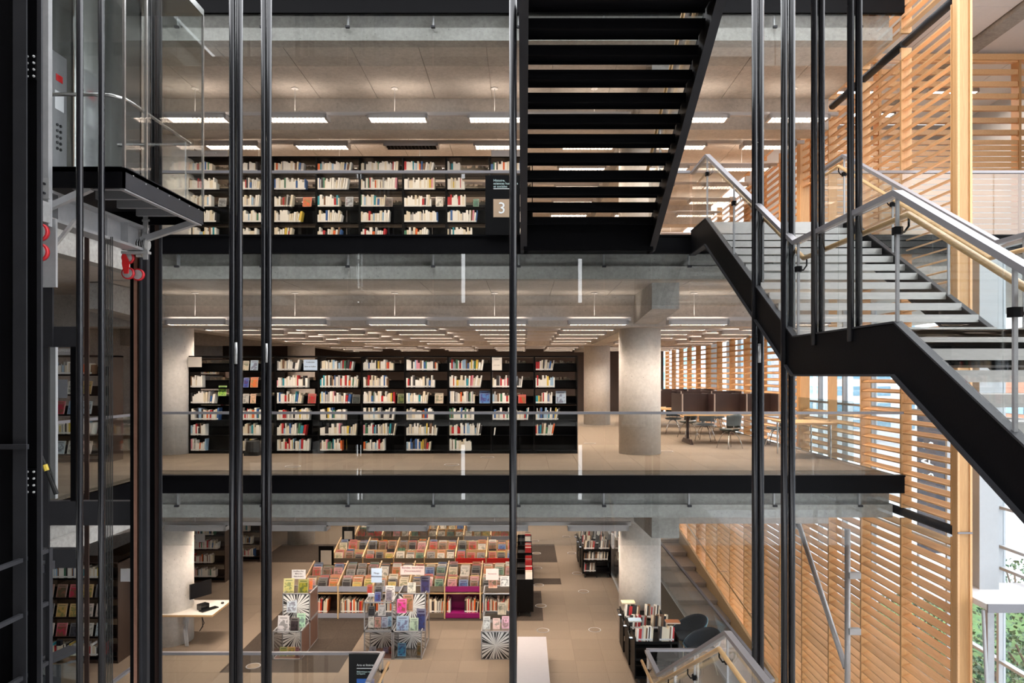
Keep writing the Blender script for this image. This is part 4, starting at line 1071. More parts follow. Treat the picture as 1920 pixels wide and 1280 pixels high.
q = MB(); q.box(WX(669, 12.3), WX(702, 12.3), 12.29, 12.30, WZ(1300, 12.3), WZ(1272, 12.3)); obj('blue_square', q, 'sign_blue', t)

# ================================================================== GROUND FLOOR: COMIC BINS
ALB = {'white': 'e6ddd0', 'cream': 'd9c6a6', 'red': 'b8342c', 'brown': '7c5540', 'black': '332c2c', 'orange': 'cf7136', 'blue': '4a6c9c', 'green': '5d8064', 'grey': '8f8a86', 'yellow': 'd3b155', 'pink': 'c77f86'}
AN = list(ALB); AW = [11, 10, 15, 13, 16, 10, 9, 7, 9, 4, 5]
AC = {k: tuple(c * .72 for c in hexc(v)) for k, v in ALB.items()}
def album_mesh(w, h):
    k = ('alb', w, h)
    if k not in MESHC:
        q = MB(); q.box(-w / 2, w / 2, -.006, -.0045, 0, h, 0); q.box(-w / 2, w / 2, .0045, .006, 0, h, 0); q.box(-w / 2, -w / 2 + .002, -.006, .006, 0, h, 0)
        q.box(-w / 2 + .002, w / 2 - .003, -.0045, .0045, .002, h - .002, 1); MESHC[k] = q.mesh('comic_album', ['cover', 'pages'])
    return MESHC[k]
ASTUFF = MB()
def stuff_album(x, y, z, w, h, tilt, col):
    c, s = math.cos(tilt), math.sin(tilt); th = .012
    def P(a, b, e): return (x + a, y + b * c + e * s, z + e * c - b * s)
    vs = [P(a, b, e) for e in (0, h) for (a, b) in ((-w / 2, 0), (w / 2, 0), (w / 2, th), (-w / 2, th))]
    ASTUFF.col = col
    ASTUFF.add(vs, [(0, 1, 5, 4), (1, 2, 6, 5), (2, 3, 7, 6), (3, 0, 4, 7)]); ASTUFF.col = (.65, .55, .42); ASTUFF.add(vs, [(4, 5, 6, 7)])
BP = .867; BX = -5.41
na = 0
FASC = {'near': ['grey', 'grey', 'grey', 'taupe', 'purple', 'taupe'], 'middle': ['taupe'] * 4 + ['red', 'red'], 'far': ['taupe'] * 4 + ['grey', 'grey']}
for (rn, yf) in (('near', 17.3), ('middle', 19.96), ('far', 22.7)):
    for b in range(6):
        x0 = BX + BP * b; x1 = x0 + BP; fm = 'fascia_' + FASC[rn][b]
        t = thing('browsing_bin', '%s-fronted low comic bin unit, %s bay from the column end, %s row' % (FASC[rn][b], ORD[b + 1], rn), 'bookcase', ((x0 + x1) / 2, yf, 0), 'comic browsing bins')
        for a, nm in ((x0, 'divider'), (x1 - .03, 'divider')) if b == 5 else ((x0, 'divider'),):
            q = MB(); q.prism([(yf - .02, 0), (yf - .02, .84), (yf + .12, .90), (yf + 1.0, 1.16), (yf + 1.0, 0)], 'x', a, a + .03); obj(nm, q, 'bin_wood', t)
        q = MB(); q.box(x0 + .03, x1, yf, yf + .02, .66, .79); obj('fascia', q, fm, t)
        q = MB(); q.box(x0 + .03, x1, yf, yf + .02, 0.02, .13); obj('plinth', q, fm, t)
        q = MB(); q.box(x0 + .03, x1, yf + .02, yf + .40, .11, .13); obj('lower_shelf', q, fm if FASC[rn][b] == 'purple' else 'shelf_brown', t)
        q = MB(); q.box(x0 + .03, x1, yf + .40, yf + .42, .02, .66); obj('back_panel', q, fm if FASC[rn][b] == 'purple' else 'shelf_brown', t)
        q = MB(); q.box(x0 + .03, x1, yf + .02, yf + .47, .60, .63); q.box(x0 + .03, x1, yf + .46, yf + .48, .60, .92); q.box(x0 + .03, x1, yf + .48, yf + .95, .78, .81); q.box(x0 + .03, x1, yf + .95, yf + .97, .05, 1.04)
        obj('bin_tray', q, 'bin_wood', t)
        if rn != 'far':
            for (x, w, h, ln) in row_of_books(rg, x0 + (.06 if b != 4 else .06), x1 - rg.uniform(.02, .3), .34, .24, True, .022):
                if b == 4 and rn == 'near' and x0 + .14 < x < x0 + .48: continue
                stuff_book(x, yf + .06, .13, w, h, .24, ln, PC[rg.choice(('white', 'cream', 'red', 'brown', 'orange', 'grey', 'black', 'cream'))])
        for tier in (0, 1):
            for cidx in range(3):
                xc = x0 + .03 + (BP - .03) * (cidx + .5) / 3 + rg.uniform(-.012, .012)
                nalb = rg.randint(4, 6) if rn == 'near' else rg.randint(3, 5)
                zb = .63 if tier == 0 else .81; y0 = yf + .05 + .48 * tier
                for k in range(nalb):
                    cn = rg.choices(AN, AW)[0]; w = rg.choice((.20, .22, .22, .23)); h = rg.choice((.24, .28, .29, .31)) - .01 * (k % 2)
                    yy = y0 + .035 + .060 * k + rg.uniform(-.01, .01); tl = .30 + .02 * rg.random() - .02 * k
                    if na < 300 and (rn == 'near' or (rn == 'middle' and k < 3)):
                        na += 1
                        piece('comic_album', album_mesh(w, h), (xc + rg.uniform(-.008, .008), yy, zb + .014 * k), None, (-tl, 0, 0), AC[cn],
                              label='%s comic album, %s back in %s %s-tier stack, %s bay, %s bin row' % (cn, ORD[k + 1], ORD[cidx + 1], ('front', 'rear')[tier], ORD[b + 1], rn), cat='comic album', group='albums in the browsing bins')
                    else: stuff_album(xc, yy, zb + .014 * k, w, h, tl, AC[cn])
obj('binned_albums', ASTUFF, 'cover_mix', attr=True, loc=(-3, 21, 0), label='packed comic albums filling the farther browsing bins', cat='comic albums', kind='stuff')
# black framed notices at the bin row ends
for (lab, a, b, c, d, Y) in (('black framed notice at the end of the middle bin row', 598, 1026, 626, 1066, 19.9), ('black framed notice at the end of the far bin row', 642, 990, 665, 1018, 22.6)):
    t = thing('framed_notice', lab, 'sign', W((a + c) / 2, d, Y))
    q = MB(); q.box(WX(a, Y), WX(c, Y), Y - .03, Y, 0.0, WZ(b - 3, Y)); obj('frame', q, 'shelf_black', t)
    q = MB(); q.box(WX(a + 4, Y), WX(c - 4, Y), Y - .036, Y - .03, WZ(d - 8, Y), WZ(b + 5, Y)); obj('sheet', q, 'sign_cream', t)
placard('pale lilac sign reading Souffles d\'air above the first comic bin', 547, 1068, 573, 1085, 17.25, 'sign_white', ("Souffles d'air", 'BD à lire', 'dans le parc'), .05, stand=.3)
placard('pale blue Manga Nouveautés sign on the middle display', 696, 1065, 716, 1092, 15.1, 'sign_pale_blue', ('', 'Manga', '(Nouveautés)', ''), .045, stand=.3)
placard('pink Bandes dessinées Nouveautés sign on the middle display', 751, 1061, 796, 1077, 15.5, 'sign_pink', ('Bandes dessinées', '(Nouveautés)'), .068, stand=.35)
placard('salmon pink notice standing on the display by the hanging rods', 911, 1066, 935, 1087, 15.4, 'sign_pink', ('', 'Nouveautés', ''), .04, stand=.3)
placard('pale notice sheet on the comics bin near the pink sign', 690, 1112, 702, 1118, 14.75, 'sign_white', ('',), .04)

# display stands of framed clear cubes
S = .60
def cube(t, x, y, z, burst_back=False, bronze=False, art_front=False):
    q = MB(); e = .022
    for a in (x, x + S - e):
        for b in (y, y + S - e): q.box(a, a + e, b, b + e, z, z + S)
        for c in (z, z + S - e): q.box(a, a + e, y, y + S, c, c + e)
    for b in (y, y + S - e):
        for c in (z, z + S - e): q.box(x, x + S, b, b + e, c, c + e)
    co = obj('cube_frame', q, 'brushed_frame', t)
    q = MB(); q.box(x + e, x + S - e, y + e, y + S - e, z + S - .012, z + S - .004); obj('top_sheet', q, 'plexi', co)
    q = MB(); q.box(x + e, x + S - e, y + e, y + S - e, z + .01, z + .02); obj('bottom_sheet', q, 'bronze_panel' if bronze else 'plexi', co)
    for a in (x + .006, x + S - .012):
        q = MB(); q.box(a, a + .006, y + e, y + S - e, z + e, z + S - e); obj('side_sheet', q, 'bronze_panel' if bronze and a > x + .3 else 'plexi', co)
    q = MB(); w2 = S / 2 - e
    q.box(-w2, w2, -.003, .003, -w2, w2)
    me = q.mesh('back_sheet', 'burst_print' if burst_back else 'plexi')
    piece('back_sheet', me, (x + S / 2, y + (.012 if art_front else S - .02), z + S / 2), co)
YD = 14.8
def stand(label, x, cubes):
    t = thing('display_stand', label, 'display stand', (x, YD + .3, 0), 'cube display stands')
    for (i, j, k, bb, br, af) in cubes: cube(t, x + i * (S + .01), YD + j * (S + .005), k * (S + .005), bb, br, af)
stand('stepped cube display nearest the column, with a starburst print', WX(511, YD), [(0, 0, 0, True, True, False), (0, 1, 0, False, True, False), (0, 1, 1, True, True, True)])
stand('double-width cube display in the middle, with starburst prints', WX(682, YD), [(0, 0, 0, True, True, False), (0, 0, 1, False, False, False), (1, 0, 0, True, False, False), (1, 1, 0, False, False, False), (1, 1, 1, True, False, True), (0, 1, 0, False, False, False)])
stand('cube display beside the hanging rods, with jagged comic print', WX(902, YD), [(0, 0, 0, True, False, True), (0, 1, 0, False, False, False), (0, 1, 1, False, False, False)])
DB = 'books on the cube displays'
for (lab, a, b, c, d, Y, col) in (
    ('book with yellow sky and white hills on the column-side display', 531, 1085, 551, 1112, 15.6, 'c9c27a'), ('yellow green landscape book on the column-side display', 558, 1086, 578, 1112, 15.6, '8f8b2e'),
    ('orange sliver of a book leaning on the column-side display', 579, 1085, 586, 1105, 15.65, 'd06a3a'),
    ('pale blue book in front of the column-side starburst', 537, 1122, 556, 1148, 15.38, 'c3d0dc'), ('large white misty book low on the column-side display', 520, 1155, 541, 1186, 14.95, 'dcd8da'),
    ('dark pink-black book low on the column-side display', 543, 1158, 560, 1185, 14.97, '3d3236'), ('mint green book leaning on the column-side display', 556, 1150, 572, 1176, 15.05, 'a8d3b4'),
    ('olive green book inside the lowest column-side cube', 524, 1213, 538, 1232, 14.95, '8d8b3c'), ('ochre book inside the lowest column-side cube', 538, 1213, 553, 1232, 14.95, 'b98f35'), ('dusty rose book inside the lowest column-side cube', 553, 1213, 560, 1232, 14.95, '8c5560'),
    ('small red manga on the middle display top', 688, 1096, 698, 1112, 15.0, 'a8322e'), ('dark manga on the middle display top', 702, 1099, 717, 1122, 14.95, '3b3a3c'), ('blue manga leaning on the middle display top', 702, 1110, 714, 1128, 14.85, '3e4f8a'),
    ('white manga with dark figure on the middle display top', 722, 1098, 740, 1124, 15.0, 'cfcac8'), ('grey manga in front on the middle display top', 723, 1106, 735, 1126, 14.9, '77707c'),
    ('white bordered album beside the pink sign', 764, 1092, 779, 1111, 15.55, 'd8d5c8'), ('dark blue and red album leaning under the pink sign', 788, 1080, 806, 1111, 15.6, '35305a'),
    ('magenta album with yellow base on the middle display', 744, 1123, 762, 1149, 14.98, 'd43a94'), ('brown and cream album behind the magenta one', 755, 1115, 774, 1146, 15.1, '9a6b4c'),
    ('pale blue to orange landscape album low on the middle display', 743, 1155, 766, 1184, 14.9, '8fa9c4'), ('sage green album low on the middle display', 768, 1159, 784, 1183, 14.88, 'a9bfa6'), ('deep blue starry album low on the middle display', 780, 1142, 798, 1182, 14.98, '2c3566'),
    ('dark manga inside the upper middle cube', 690, 1136, 703, 1155, 15.0, '2e2c30'), ('pale manga inside the upper middle cube', 709, 1134, 723, 1154, 15.0, 'd5d2d0'),
    ('cream manga at the front of the upper middle cube', 690, 1157, 701, 1176, 14.9, 'c9c4bb'), ('red-haired manga at the front of the upper middle cube', 702, 1157, 714, 1176, 14.9, 'b77f74'), ('white and navy manga at the front of the upper middle cube', 715, 1157, 727, 1176, 14.9, '9aa2b8'), ('turquoise-edged manga at the front of the upper middle cube', 727, 1156, 735, 1174, 14.92, '7fb0c4'),
    ('grey manga in the lower middle cube', 692, 1212, 705, 1230, 15.1, '8d8f98'), ('violet manga in the lower middle cube', 718, 1213, 728, 1230, 15.1, '7c7392'), ('red manga in the lower middle cube', 729, 1213, 735, 1229, 15.1, 'a84a4a'),
    ('turquoise forest album in the lower cube next to the jagged print', 745, 1206, 761, 1230, 14.95, '3f86ac'), ('dark ochre album in the lower cube next to the jagged print', 781, 1205, 792, 1229, 14.95, '75592e'),
    ('small white and green book on the rod-side display', 906, 1156, 919, 1180, 14.95, 'c9ccca'), ('blush pink book on the rod-side display', 924, 1159, 937, 1179, 14.95, 'e0c0ba'), ('pink illustrated book on the rod-side display', 941, 1156, 955, 1178, 14.95, 'd3a2b8'),
    ('cream book in the upper rod-side cube', 933, 1130, 949, 1152, 15.6, 'cfc3ae'), ('salmon sheet standing on the rod-side display top', 916, 1084, 932, 1102, 15.5, 'd99a82'), ('white book leaning on the rod-side display top', 938, 1080, 955, 1099, 15.6, 'cfcfcc')):
    cover_book(lab, a, b, c, d, Y, hexc(col), tilt=.16, group=DB, cat='display book', th=.012)

# ================================================================== TROLLEYS
def caster(t, x, y):
    q = MB(); q.lathe([(.058, -.014), (.062, -.010), (.062, .010), (.058, .014)], (x, y, .062), 16, axis='x'); w_ = obj('caster', q, 'black_rubber', t, smooth=True)
    q = MB(); q.lathe([(.03, -.016), (.03, .016)], (x, y, .062), 10, axis='x'); q.box(x - .02, x + .02, y - .02, y + .02, .125, .15); obj('caster_hub', q, 'chrome', w_)
def trolley(label, x0, x1, y0, y1, full=True, tag=True, books=True, axis='x', short='front'):
    t = thing('book_trolley', label, 'book trolley', ((x0 + x1) / 2, (y0 + y1) / 2, 0), 'black book trolleys')
    H = .93
    sides = ((x0, x0 + .02, y0, y1), (x1 - .02, x1, y0, y1)) if axis == 'x' else ((x0, x1, y0, y0 + .02), (x0, x1, y1 - .02, y1))
    for s in sides:
        q = MB(); q.box(s[0], s[1], s[2], s[3], .14, H); obj('side_panel', q, 'shelf_black', t)
    for z in (.16, .50, .82):
        q = MB(); q.box(x0 + .02, x1 - .02, y0 + .01, y1 - .01, z, z + .015); q.box(x0 + .02, x1 - .02, y0 + .005, y0 + .015, z - .02, z + .03); obj('shelf', q, 'shelf_black', t)
    q = MB(); q.tube([(x0 - .06, y0 + .06, H - .05), (x0 - .06, y1 - .06, H - .05)], .011, 8)
    for yy in (y0 + .06, y1 - .06): q.tube([(x0 - .06, yy, H - .05), (x0 + .01, yy, H - .05)], .011, 8)
    obj('push_handle', q, 'black_rubber', t)
    if tag: q = MB(); q.box(x0 - .09, x0 - .03, y0 + .05, y0 + .12, H - .035, H - .028); obj('blue_tag', q, 'sign_pale_blue', t)
    for cx in (x0 + .08, (x0 + x1) / 2 if axis == 'x' else x0 + .08, x1 - .08):
        for cy in (y0 + .07, y1 - .07): caster(t, cx, cy)
    if books:
        for z, n_ in ((.835, 0), (.515, 1), (.175, 2)):
            if z < .8 and not full: continue
            for gi, (a, b) in enumerate(((x0 + .04, x0 + .36), (x1 - .36, x1 - .06)) if z > .8 else ((x0 + .04, x1 - (.1 if n_ == 1 else .45)),)):
                for j, (x, w, h, ln) in enumerate(row_of_books(rg, a, b, .28, .22, False, .030)):
                    cn = rg.choice(('white', 'cream', 'black', 'black', 'grey', 'red', 'cream', 'brown'))
                    piece('trolley_book', book_mesh(w, h, .18), (x, y0 + .06, z), None, (-.25 if z > .8 else 0, .12 if z > .8 else .06, 0), PC[cn],
                          label='%s book, %s along, %s %s of the %s trolley' % (cn, ORD[j + 1], ('handle-side group,' if gi == 0 else 'far-side group,') if z > .8 else 'packed on the', ('top', 'middle shelf', 'bottom shelf')[n_], short), cat='trolley book', group='books on the trolleys')
    return t
trolley('front black book trolley beside the blue armchairs', 2.12, 2.96, 13.55, 14.1, full=False, short='front')
trolley('black book trolley just behind the front one', 2.10, 2.94, 14.2, 14.75, full=False, short='second')
trolley('third black book trolley touching the round column', 2.08, 2.92, 14.85, 15.4, full=False, short='third')
trolley('black book trolley with three full shelves down the aisle', 1.72, 2.56, 20.75, 21.3, short='aisle')
trolley('black book trolley right behind the full aisle trolley', 1.70, 2.54, 21.4, 21.95, full=False, short='rear aisle')
trolley('last black book trolley of the aisle row', 1.68, 2.52, 22.05, 22.6, full=False, short='last aisle')
for k, (y, lab) in enumerate(((17.4, 'black trolley seen end-on at the near bin row'), (18.5, 'second black trolley seen end-on along the aisle'), (20.0, 'third black trolley seen end-on at the middle bin row'), (21.4, 'fourth black trolley seen end-on farther down the aisle'))):
    trolley(lab, -.19, .24, y, y + .9, tag=False, books=False, axis='y')
    for j in range(7):
        cn = rg.choice(('white', 'cream', 'grey', 'black', 'red'))
        w, h = rg.choice((.02, .028, .036)), rg.choice((.22, .25))
        piece('trolley_book', book_mesh(w, h, .17), (.21, y + .08 + .1 * j, .835), None, (0, 0, R(90)), PC[cn], label='%s book, %s back on top of the %s end-on trolley' % (cn, ORD[j + 1], ORD[k + 1]), cat='trolley book', group='books on the trolleys')
for (lab, a, b, c, d, Y, col) in (('cream magazine lying on the third trolley', 1165, 1119, 1190, 1128, 15.1, 'd9c79a'), ('blue and white book lying on the front trolley', 1178, 1144, 1202, 1152, 14.0, '9fb4c4'), ('orange-spined book lying across the front trolley', 1248, 1159, 1274, 1168, 13.9, 'a86a45')):
    x0, y0, z1 = W(a, b, Y); x1, _, z0 = W(c, d, Y)
    q = MB(); q.box(x0, x1, Y - .1, Y + .1, 1.10, 1.103, 0); q.box(x0, x1, Y - .1, Y + .1, 1.122, 1.125, 0); q.box(x0 + .002, x1 - .002, Y - .098, Y + .098, 1.103, 1.122, 1)
    o = obj('trolley_book', q, ['book', 'pages'], label=lab, cat='trolley book'); o.color = (*hexc(col), 1)

# ================================================================== GROUND FLOOR FURNITURE
t = thing('catalogue_desk', 'white desk top wrapping the round column, with computer', 'desk', (-7.3, 15.9, 0))
q = MB(); q.box(-8.6, WX(398, 15.37), 15.37, 16.4, .72, .745); obj('desktop', q, 'desk_white', t)
q = MB(); q.box(-8.6, WX(398, 15.37) + .002, 15.365, 15.37, .705, .745); q.box(WX(398, 15.37), WX(398, 15.37) + .004, 15.37, 16.4, .705, .745); obj('edge', q, 'ply_edge', t)
q = MB(); q.bar((-7.42, 15.5, .5), (-7.42, 15.5, .72), .04, .05); q.bar((-7.42, 15.9, .69), (-6.9, 15.9, .70), .04, .03); obj('bracket', q, 'grey_steel', t)
for k, dx in enumerate((0, .03, .06)):
    q = MB(); q.tube([(-7.40 + dx, 15.55, .70), (-7.42 + dx, 15.5, .35), (-7.38 + dx, 15.48, .03)], .012, 6); obj('conduit', q, 'grey_steel', t)
q = MB(); q.tube([(-7.1, 15.6, .7), (-7.02, 15.58, .5), (-7.12, 15.58, .32), (-7.05, 15.58, .42), (-7.08, 15.6, .7)], .008, 6); obj('cable_loop', q, 'black_rubber', t)
t = thing('computer_monitor', 'black computer monitor on an arm at the column desk', 'monitor', (-7.2, 15.9, .745))
rot = Matrix.Rotation(R(58), 4, 'Z')
def rbox(mb, c, dx, dy, dz, M4):
    q = MB(); q.box(-dx / 2, dx / 2, -dy / 2, dy / 2, -dz / 2, dz / 2)
    mb.add([Vector(c) + (M4 @ Vector(v)) for v in q.v], q.f)
q = MB(); rbox(q, (-7.22, 15.85, 1.16), .52, .035, .33, rot); obj('screen', q, 'screen_black', t)
q = MB(); q.tube([(-7.5, 15.95, .80), (-7.42, 15.95, .95), (-7.3, 15.9, 1.12)], .02, 8); obj('arm', q, 'chrome', t)
q = MB(); rbox(q, (-7.12, 15.75, .81), .2, .16, .12, rot); obj('receipt_printer', q, 'screen_black', t)
q = MB(); rbox(q, (-6.98, 15.72, .757), .40, .14, .02, rot); obj('keyboard', q, 'screen_black', label='black keyboard on the white column desk', cat='keyboard')
q = MB(); q.lathe([(.02, .745), (.035, .755), (.03, .775), (.01, .782)], (-6.86, 16.15, 0), 12); obj('computer_mouse', q, 'screen_black', smooth=True, label='black mouse on the white column desk', cat='mouse')
q = MB(); q.box(-.13, .47, 12.65, 14.9, .08, .45); q.box(-.08, .42, 12.7, 14.85, .01, .08)
obj('white_bench', q, 'plinth_white', label='long white bench at the ground floor edge', cat='bench')
q = MB(); q.box(-.13, 0.0, 14.95, 15.3, .01, .012); obj('floor_marker', q, 'sign_cream', label='pale rectangular sticker on the carpet behind the bench', cat='sticker')
for i, (px, py, lv) in enumerate(((1006, 1037.5, 0), (1007.5, 1065, 0), (1010, 1097, 0), (1014, 1136, 0), (1018, 1182, 0), (1115, 1181, 0), (1094, 1109, 0), (1082, 1075, 0), (1072, 1037, 0), (475, 1249, 0), (1062, 1006, 0), (1003, 1014, 0),
                                  (549, 874, 1), (847, 871, 1), (914, 857, 1), (1106, 831, 1), (1250, 846, 1))):
    Y = (EZ - FL[lv]) * F / (py - VY); x = WX(px, Y); z = FL[lv] + (.009 if lv == 0 else .001)
    t = thing('floor_outlet', 'round metal floor outlet, %s on the %s' % (ORD[i + 1 if lv == 0 else i - 11] + ' listed front to back' if False else ['on the dark carpet in the aisle', 'beside the second end-on trolley', 'beside the near end-on trolley', 'beside the dark carpet edge in the aisle', 'behind the white bench', 'between bench and trolleys', 'in mid-aisle by the column', 'in front of the aisle trolley', 'left of the aisle trolleys', 'on the dark carpet by the elevator', 'farthest in the aisle', 'near the far end-on trolley',
               'nearest the elevator', 'under the middle bookcase', 'by the hanging rods', 'between bookcase and column', 'right of the column'][i], LEVEL[lv]), 'floor outlet', (x, Y, z), 'floor outlets')
    q = MB(); q.lathe([(.125, z), (.145, z + .006), (.15, z)], (x, Y, 0), 20); obj('ring', q, 'brushed_frame', t, smooth=True)
    q = MB(); q.lathe([(.0, z + .005), (.127, z + .005), (.127, z)], (x, Y, 0), 20); obj('lid', q, 'carpet', t)
def armchair(label, x, y, rz):
    t = thing('armchair', label, 'armchair', (x, y, 0), 'blue tub armchairs')
    t.rotation_euler = (0, 0, rz)
    def shell(nm, off, m):
        q = MB(); nu, nv = 20, 7; vs = []
        for j in range(nv + 1):
            v = j / nv
            for i in range(nu + 1):
                a = R(-125 + 250 * i / nu); back = max(0, math.cos(a * .72)) ** 1.3
                rr = (.20 + .14 * v ** .6 + .04 * v * back) + off
                vs.append((x + math.cos(a) * rr * 1.02 + .02, y + math.sin(a) * rr * 1.08, .42 - off * .5 + v ** 1.15 * (.11 + .30 * back)))
        fs = [(j * (nu + 1) + i, j * (nu + 1) + i + 1, (j + 1) * (nu + 1) + i + 1, (j + 1) * (nu + 1) + i) for j in range(nv) for i in range(nu)]
        q.add(vs, fs)
        o = obj(nm, q, m, t, smooth=True)
        sm = o.modifiers.new('thickness', 'SOLIDIFY'); sm.thickness = .02
        return o
    shell('back_upholstery', 0, 'chair_blue'); shell('outer_shell', .022, 'chair_shell')
    q = MB(); q.lathe([(.05, .38), (.24, .40), (.27, .43), (.24, .46), (.05, .475)], (x - .03, y, 0), 24); obj('seat', q, 'chair_blue', t, smooth=True)
    for sx in (-1, 1):
        for sy in (-1, 1):
            q = MB(); q.tube([(x + sx * .16, y + sy * .16, .40), (x + sx * .24, y + sy * .24, 0.008)], .017, 8, r1=.011); obj('leg', q, 'pale_leg', t, smooth=True)
armchair('blue upholstered tub armchair partly behind another one', 3.46, 15.0, R(15)); armchair('blue upholstered tub armchair nearest the oak handrail', 3.52, 14.15, R(25))
# side bookcases of the ground floor and lobbies
def side_case(label, x0, x1, y, z0, rows, ztop, fo, m='shelf_brown', dens=.8, short=''):
    bookcase('bookcase', label, x0, x1, y, .5, z0, rows, ztop, 'side bookcases', m)
    q = None
    for k, z in enumerate(rows):
        for (x, w, h, ln) in row_of_books(rg, x0 + .03, x0 + (x1 - x0) * rg.uniform(dens - .25, dens), .26, .18, True, .032):
            if k not in fo: stuff_book(x, y + .03, z, w, h, .18, ln, PC[pick(rg)])
        if k in fo:
            n = int((x1 - x0 - .1) / .27)
            for j in range(n):
                xc = x0 + .15 + .27 * j; cn = rg.choice(('7d98b0', 'b5344a', 'd6d0c2', '4a4a52', 'c9a15a', 'b7c4c8', '8c5a48', 'd8c4b8'))
                cover_book('face-out magazine, %s along the %s shelf up, %s' % (ORD[j + 1], ORD[k + 1], short), VX + (xc - .105) * F / y, VY - (z + .28 - EZ) * F / y, VX + (xc + .105) * F / y, VY - (z - EZ) * F / y, y + .06, hexc(cn), .25, 'face-out magazines', 'magazine')
side_case('brown bookcase beyond the column desk', -9.6, -8.55, 20.3, 0, [.15, .55, .95, 1.35, 1.75], 2.1, (), dens=.85)
side_case('brown bookcase deeper behind the column desk', -9.35, -8.4, 22.6, 0, [.15, .55, .95, 1.35, 1.75], 2.1, (), dens=.85)
side_case('dark bookcase with red magazines behind the shaft, ground floor', -9.95, -8.35, 14.6, 0, [.15, .55, .95, 1.35, 1.75], 2.1, (1, 2, 3), dens=.9, short='ground floor lobby case')
side_case('dark bookcase of face-out magazines behind the shaft, middle floor', -10.0, -8.3, 14.2, 4.2, [4.35, 4.75, 5.15, 5.55, 5.95], 6.34, (0, 2, 3), dens=.9, short='middle floor lobby case')
side_case('black bookcase by the elevator lobby column, middle floor', -8.2, -7.4, 17.6, 4.2, [4.35, 4.75, 5.15, 5.55, 5.95], 6.35, (), dens=.9)
placard('grey Nouveautés header over the lobby magazine case', 95, 653, 145, 665.5, 14.24, 'luminaire_grey', ('Nouveautés',), .1, 'letter_white')
placard('teal notice on the lobby magazine case', 103, 711, 126, 746, 14.15, 'plinth_grey', ('',), .05)
placard('two-page white notice on the dark ground floor bookcase end', 226, 1066, 246, 1090, 14.5, 'sign_white', ('',), .05)
placard('white double notice on the brown bookcase beyond the desk', 366, 1001, 384, 1016, 20.25, 'sign_white', ('',), .05)
# window strip of magazines on the aisle wall beside the column
t = thing('leaflet_wall', 'glazed grey partition with leaflets beside the aisle trolleys', 'partition', (2.62, 20, 0))
q = MB(); q.box(2.60, 2.62, 16.4, 23, 0, 2.5); obj('pane', q, 'glass', t)
q = MB(); q.box(2.585, 2.635, 16.38, 16.44, 0, 2.6); q.box(2.585, 2.635, 16.4, 23, 0, .06); obj('frame', q, 'grey_steel', t)
for k in range(5):
    q = MB(); q.box(2.57, 2.60, 18.2 + .8 * k, 18.5 + .8 * k, .9 + .25 * (k % 3), 1.3 + .25 * (k % 3)); obj('leaflet', q, 'sign_white', t)

# ================================================================== MIDDLE FLOOR STUDY AREA
def carrel(label, x0, x1, y, nb_, short):
    t = thing('study_carrel', label, 'study carrel', ((x0 + x1) / 2, y, 4.2), 'study carrels')
    q = MB(); q.box(x0, x1, y, y + .03, 5.0, 5.47); obj('privacy_screen', q, 'carrel_panel', t)
    for k in range(nb_ + 1):
        xx = x0 + (x1 - x0) * k / nb_; q = MB(); q.box(xx - .015, xx + .015, y - .55, y + .7, 4.98, 5.47); obj('divider', q, 'carrel_panel', t)
        q = MB(); q.box(xx - .017, xx + .017, y - .56, y - .55, 4.98, 5.475); obj('divider_edge', q, 'carrel_edge', t)
    q = MB(); q.box(x0, x1, y - .62, y + .68, 4.93, 4.965); obj('tabletop', q, 'oak_rail', t)
    for xx in (x0 + .25, x1 - .25):
        q = MB(); q.prism([(y - .5, 4.2), (y + .5, 4.2), (y + .3, 4.32), (y - .3, 4.32)], 'x', xx - .04, xx + .04); q.box(xx - .03, xx + .03, y - .05, y + .05, 4.3, 4.93); obj('pedestal', q, 'carrel_panel', t)
carrel('front row of dark study carrels with wooden top', 3.95, 6.35, 18.2, 3, 'front'); carrel('second row of dark study carrels behind the front row', 3.7, 6.35, 21.2, 3, 'second'); carrel('third row of dark study carrels farthest back', 3.7, 6.35, 24.2, 3, 'third')
def study_chair(label, x, y, rz):
    t = thing('study_chair', label, 'chair', (x, y, 4.2), 'dark green study chairs'); t.rotation_euler = (0, 0, rz)
    q = MB(); q.lathe([(.03, 4.60), (.20, 4.615), (.245, 4.64), (.22, 4.665), (.03, 4.67)], (x, y, 0), 20); obj('seat', q, 'chair_green', t, smooth=True)
    q = MB(); vs = []; nu, nv = 10, 5
    for j in range(nv + 1):
        for i in range(nu + 1):
            a = R(-55 + 110 * i / nu); v = j / nv
            vs.append((x + math.sin(a) * (.25 + .02 * v), y - math.cos(a) * (.24 + .06 * v), 4.70 + .33 * v - .05 * abs(math.sin(a)) * v))
    q.add(vs, [(j * (nu + 1) + i, j * (nu + 1) + i + 1, (j + 1) * (nu + 1) + i + 1, (j + 1) * (nu + 1) + i) for j in range(nv) for i in range(nu)])
    o = obj('backrest', q, 'chair_green', t, smooth=True); o.modifiers.new('thickness', 'SOLIDIFY').thickness = .025
    q = MB()
    for s in (-1, 1): q.tube([(x + s * .1, y - .18, 4.63), (x + s * .1, y - .27, 4.68), (x + s * .1, y - .27, 4.75)], .012, 6)
    obj('back_support', q, 'chrome', t)
    for k in range(4):
        a = R(45 + 90 * k); ca, sa = math.cos(a), math.sin(a)
        q = MB(); q.tube([(x + ca * r_, y + sa * r_, z_) for r_, z_ in ((.04, 4.60), (.12, 4.58), (.20, 4.48), (.26, 4.34), (.30, 4.2))], .013, 8); obj('leg', q, 'chrome', t, smooth=True)
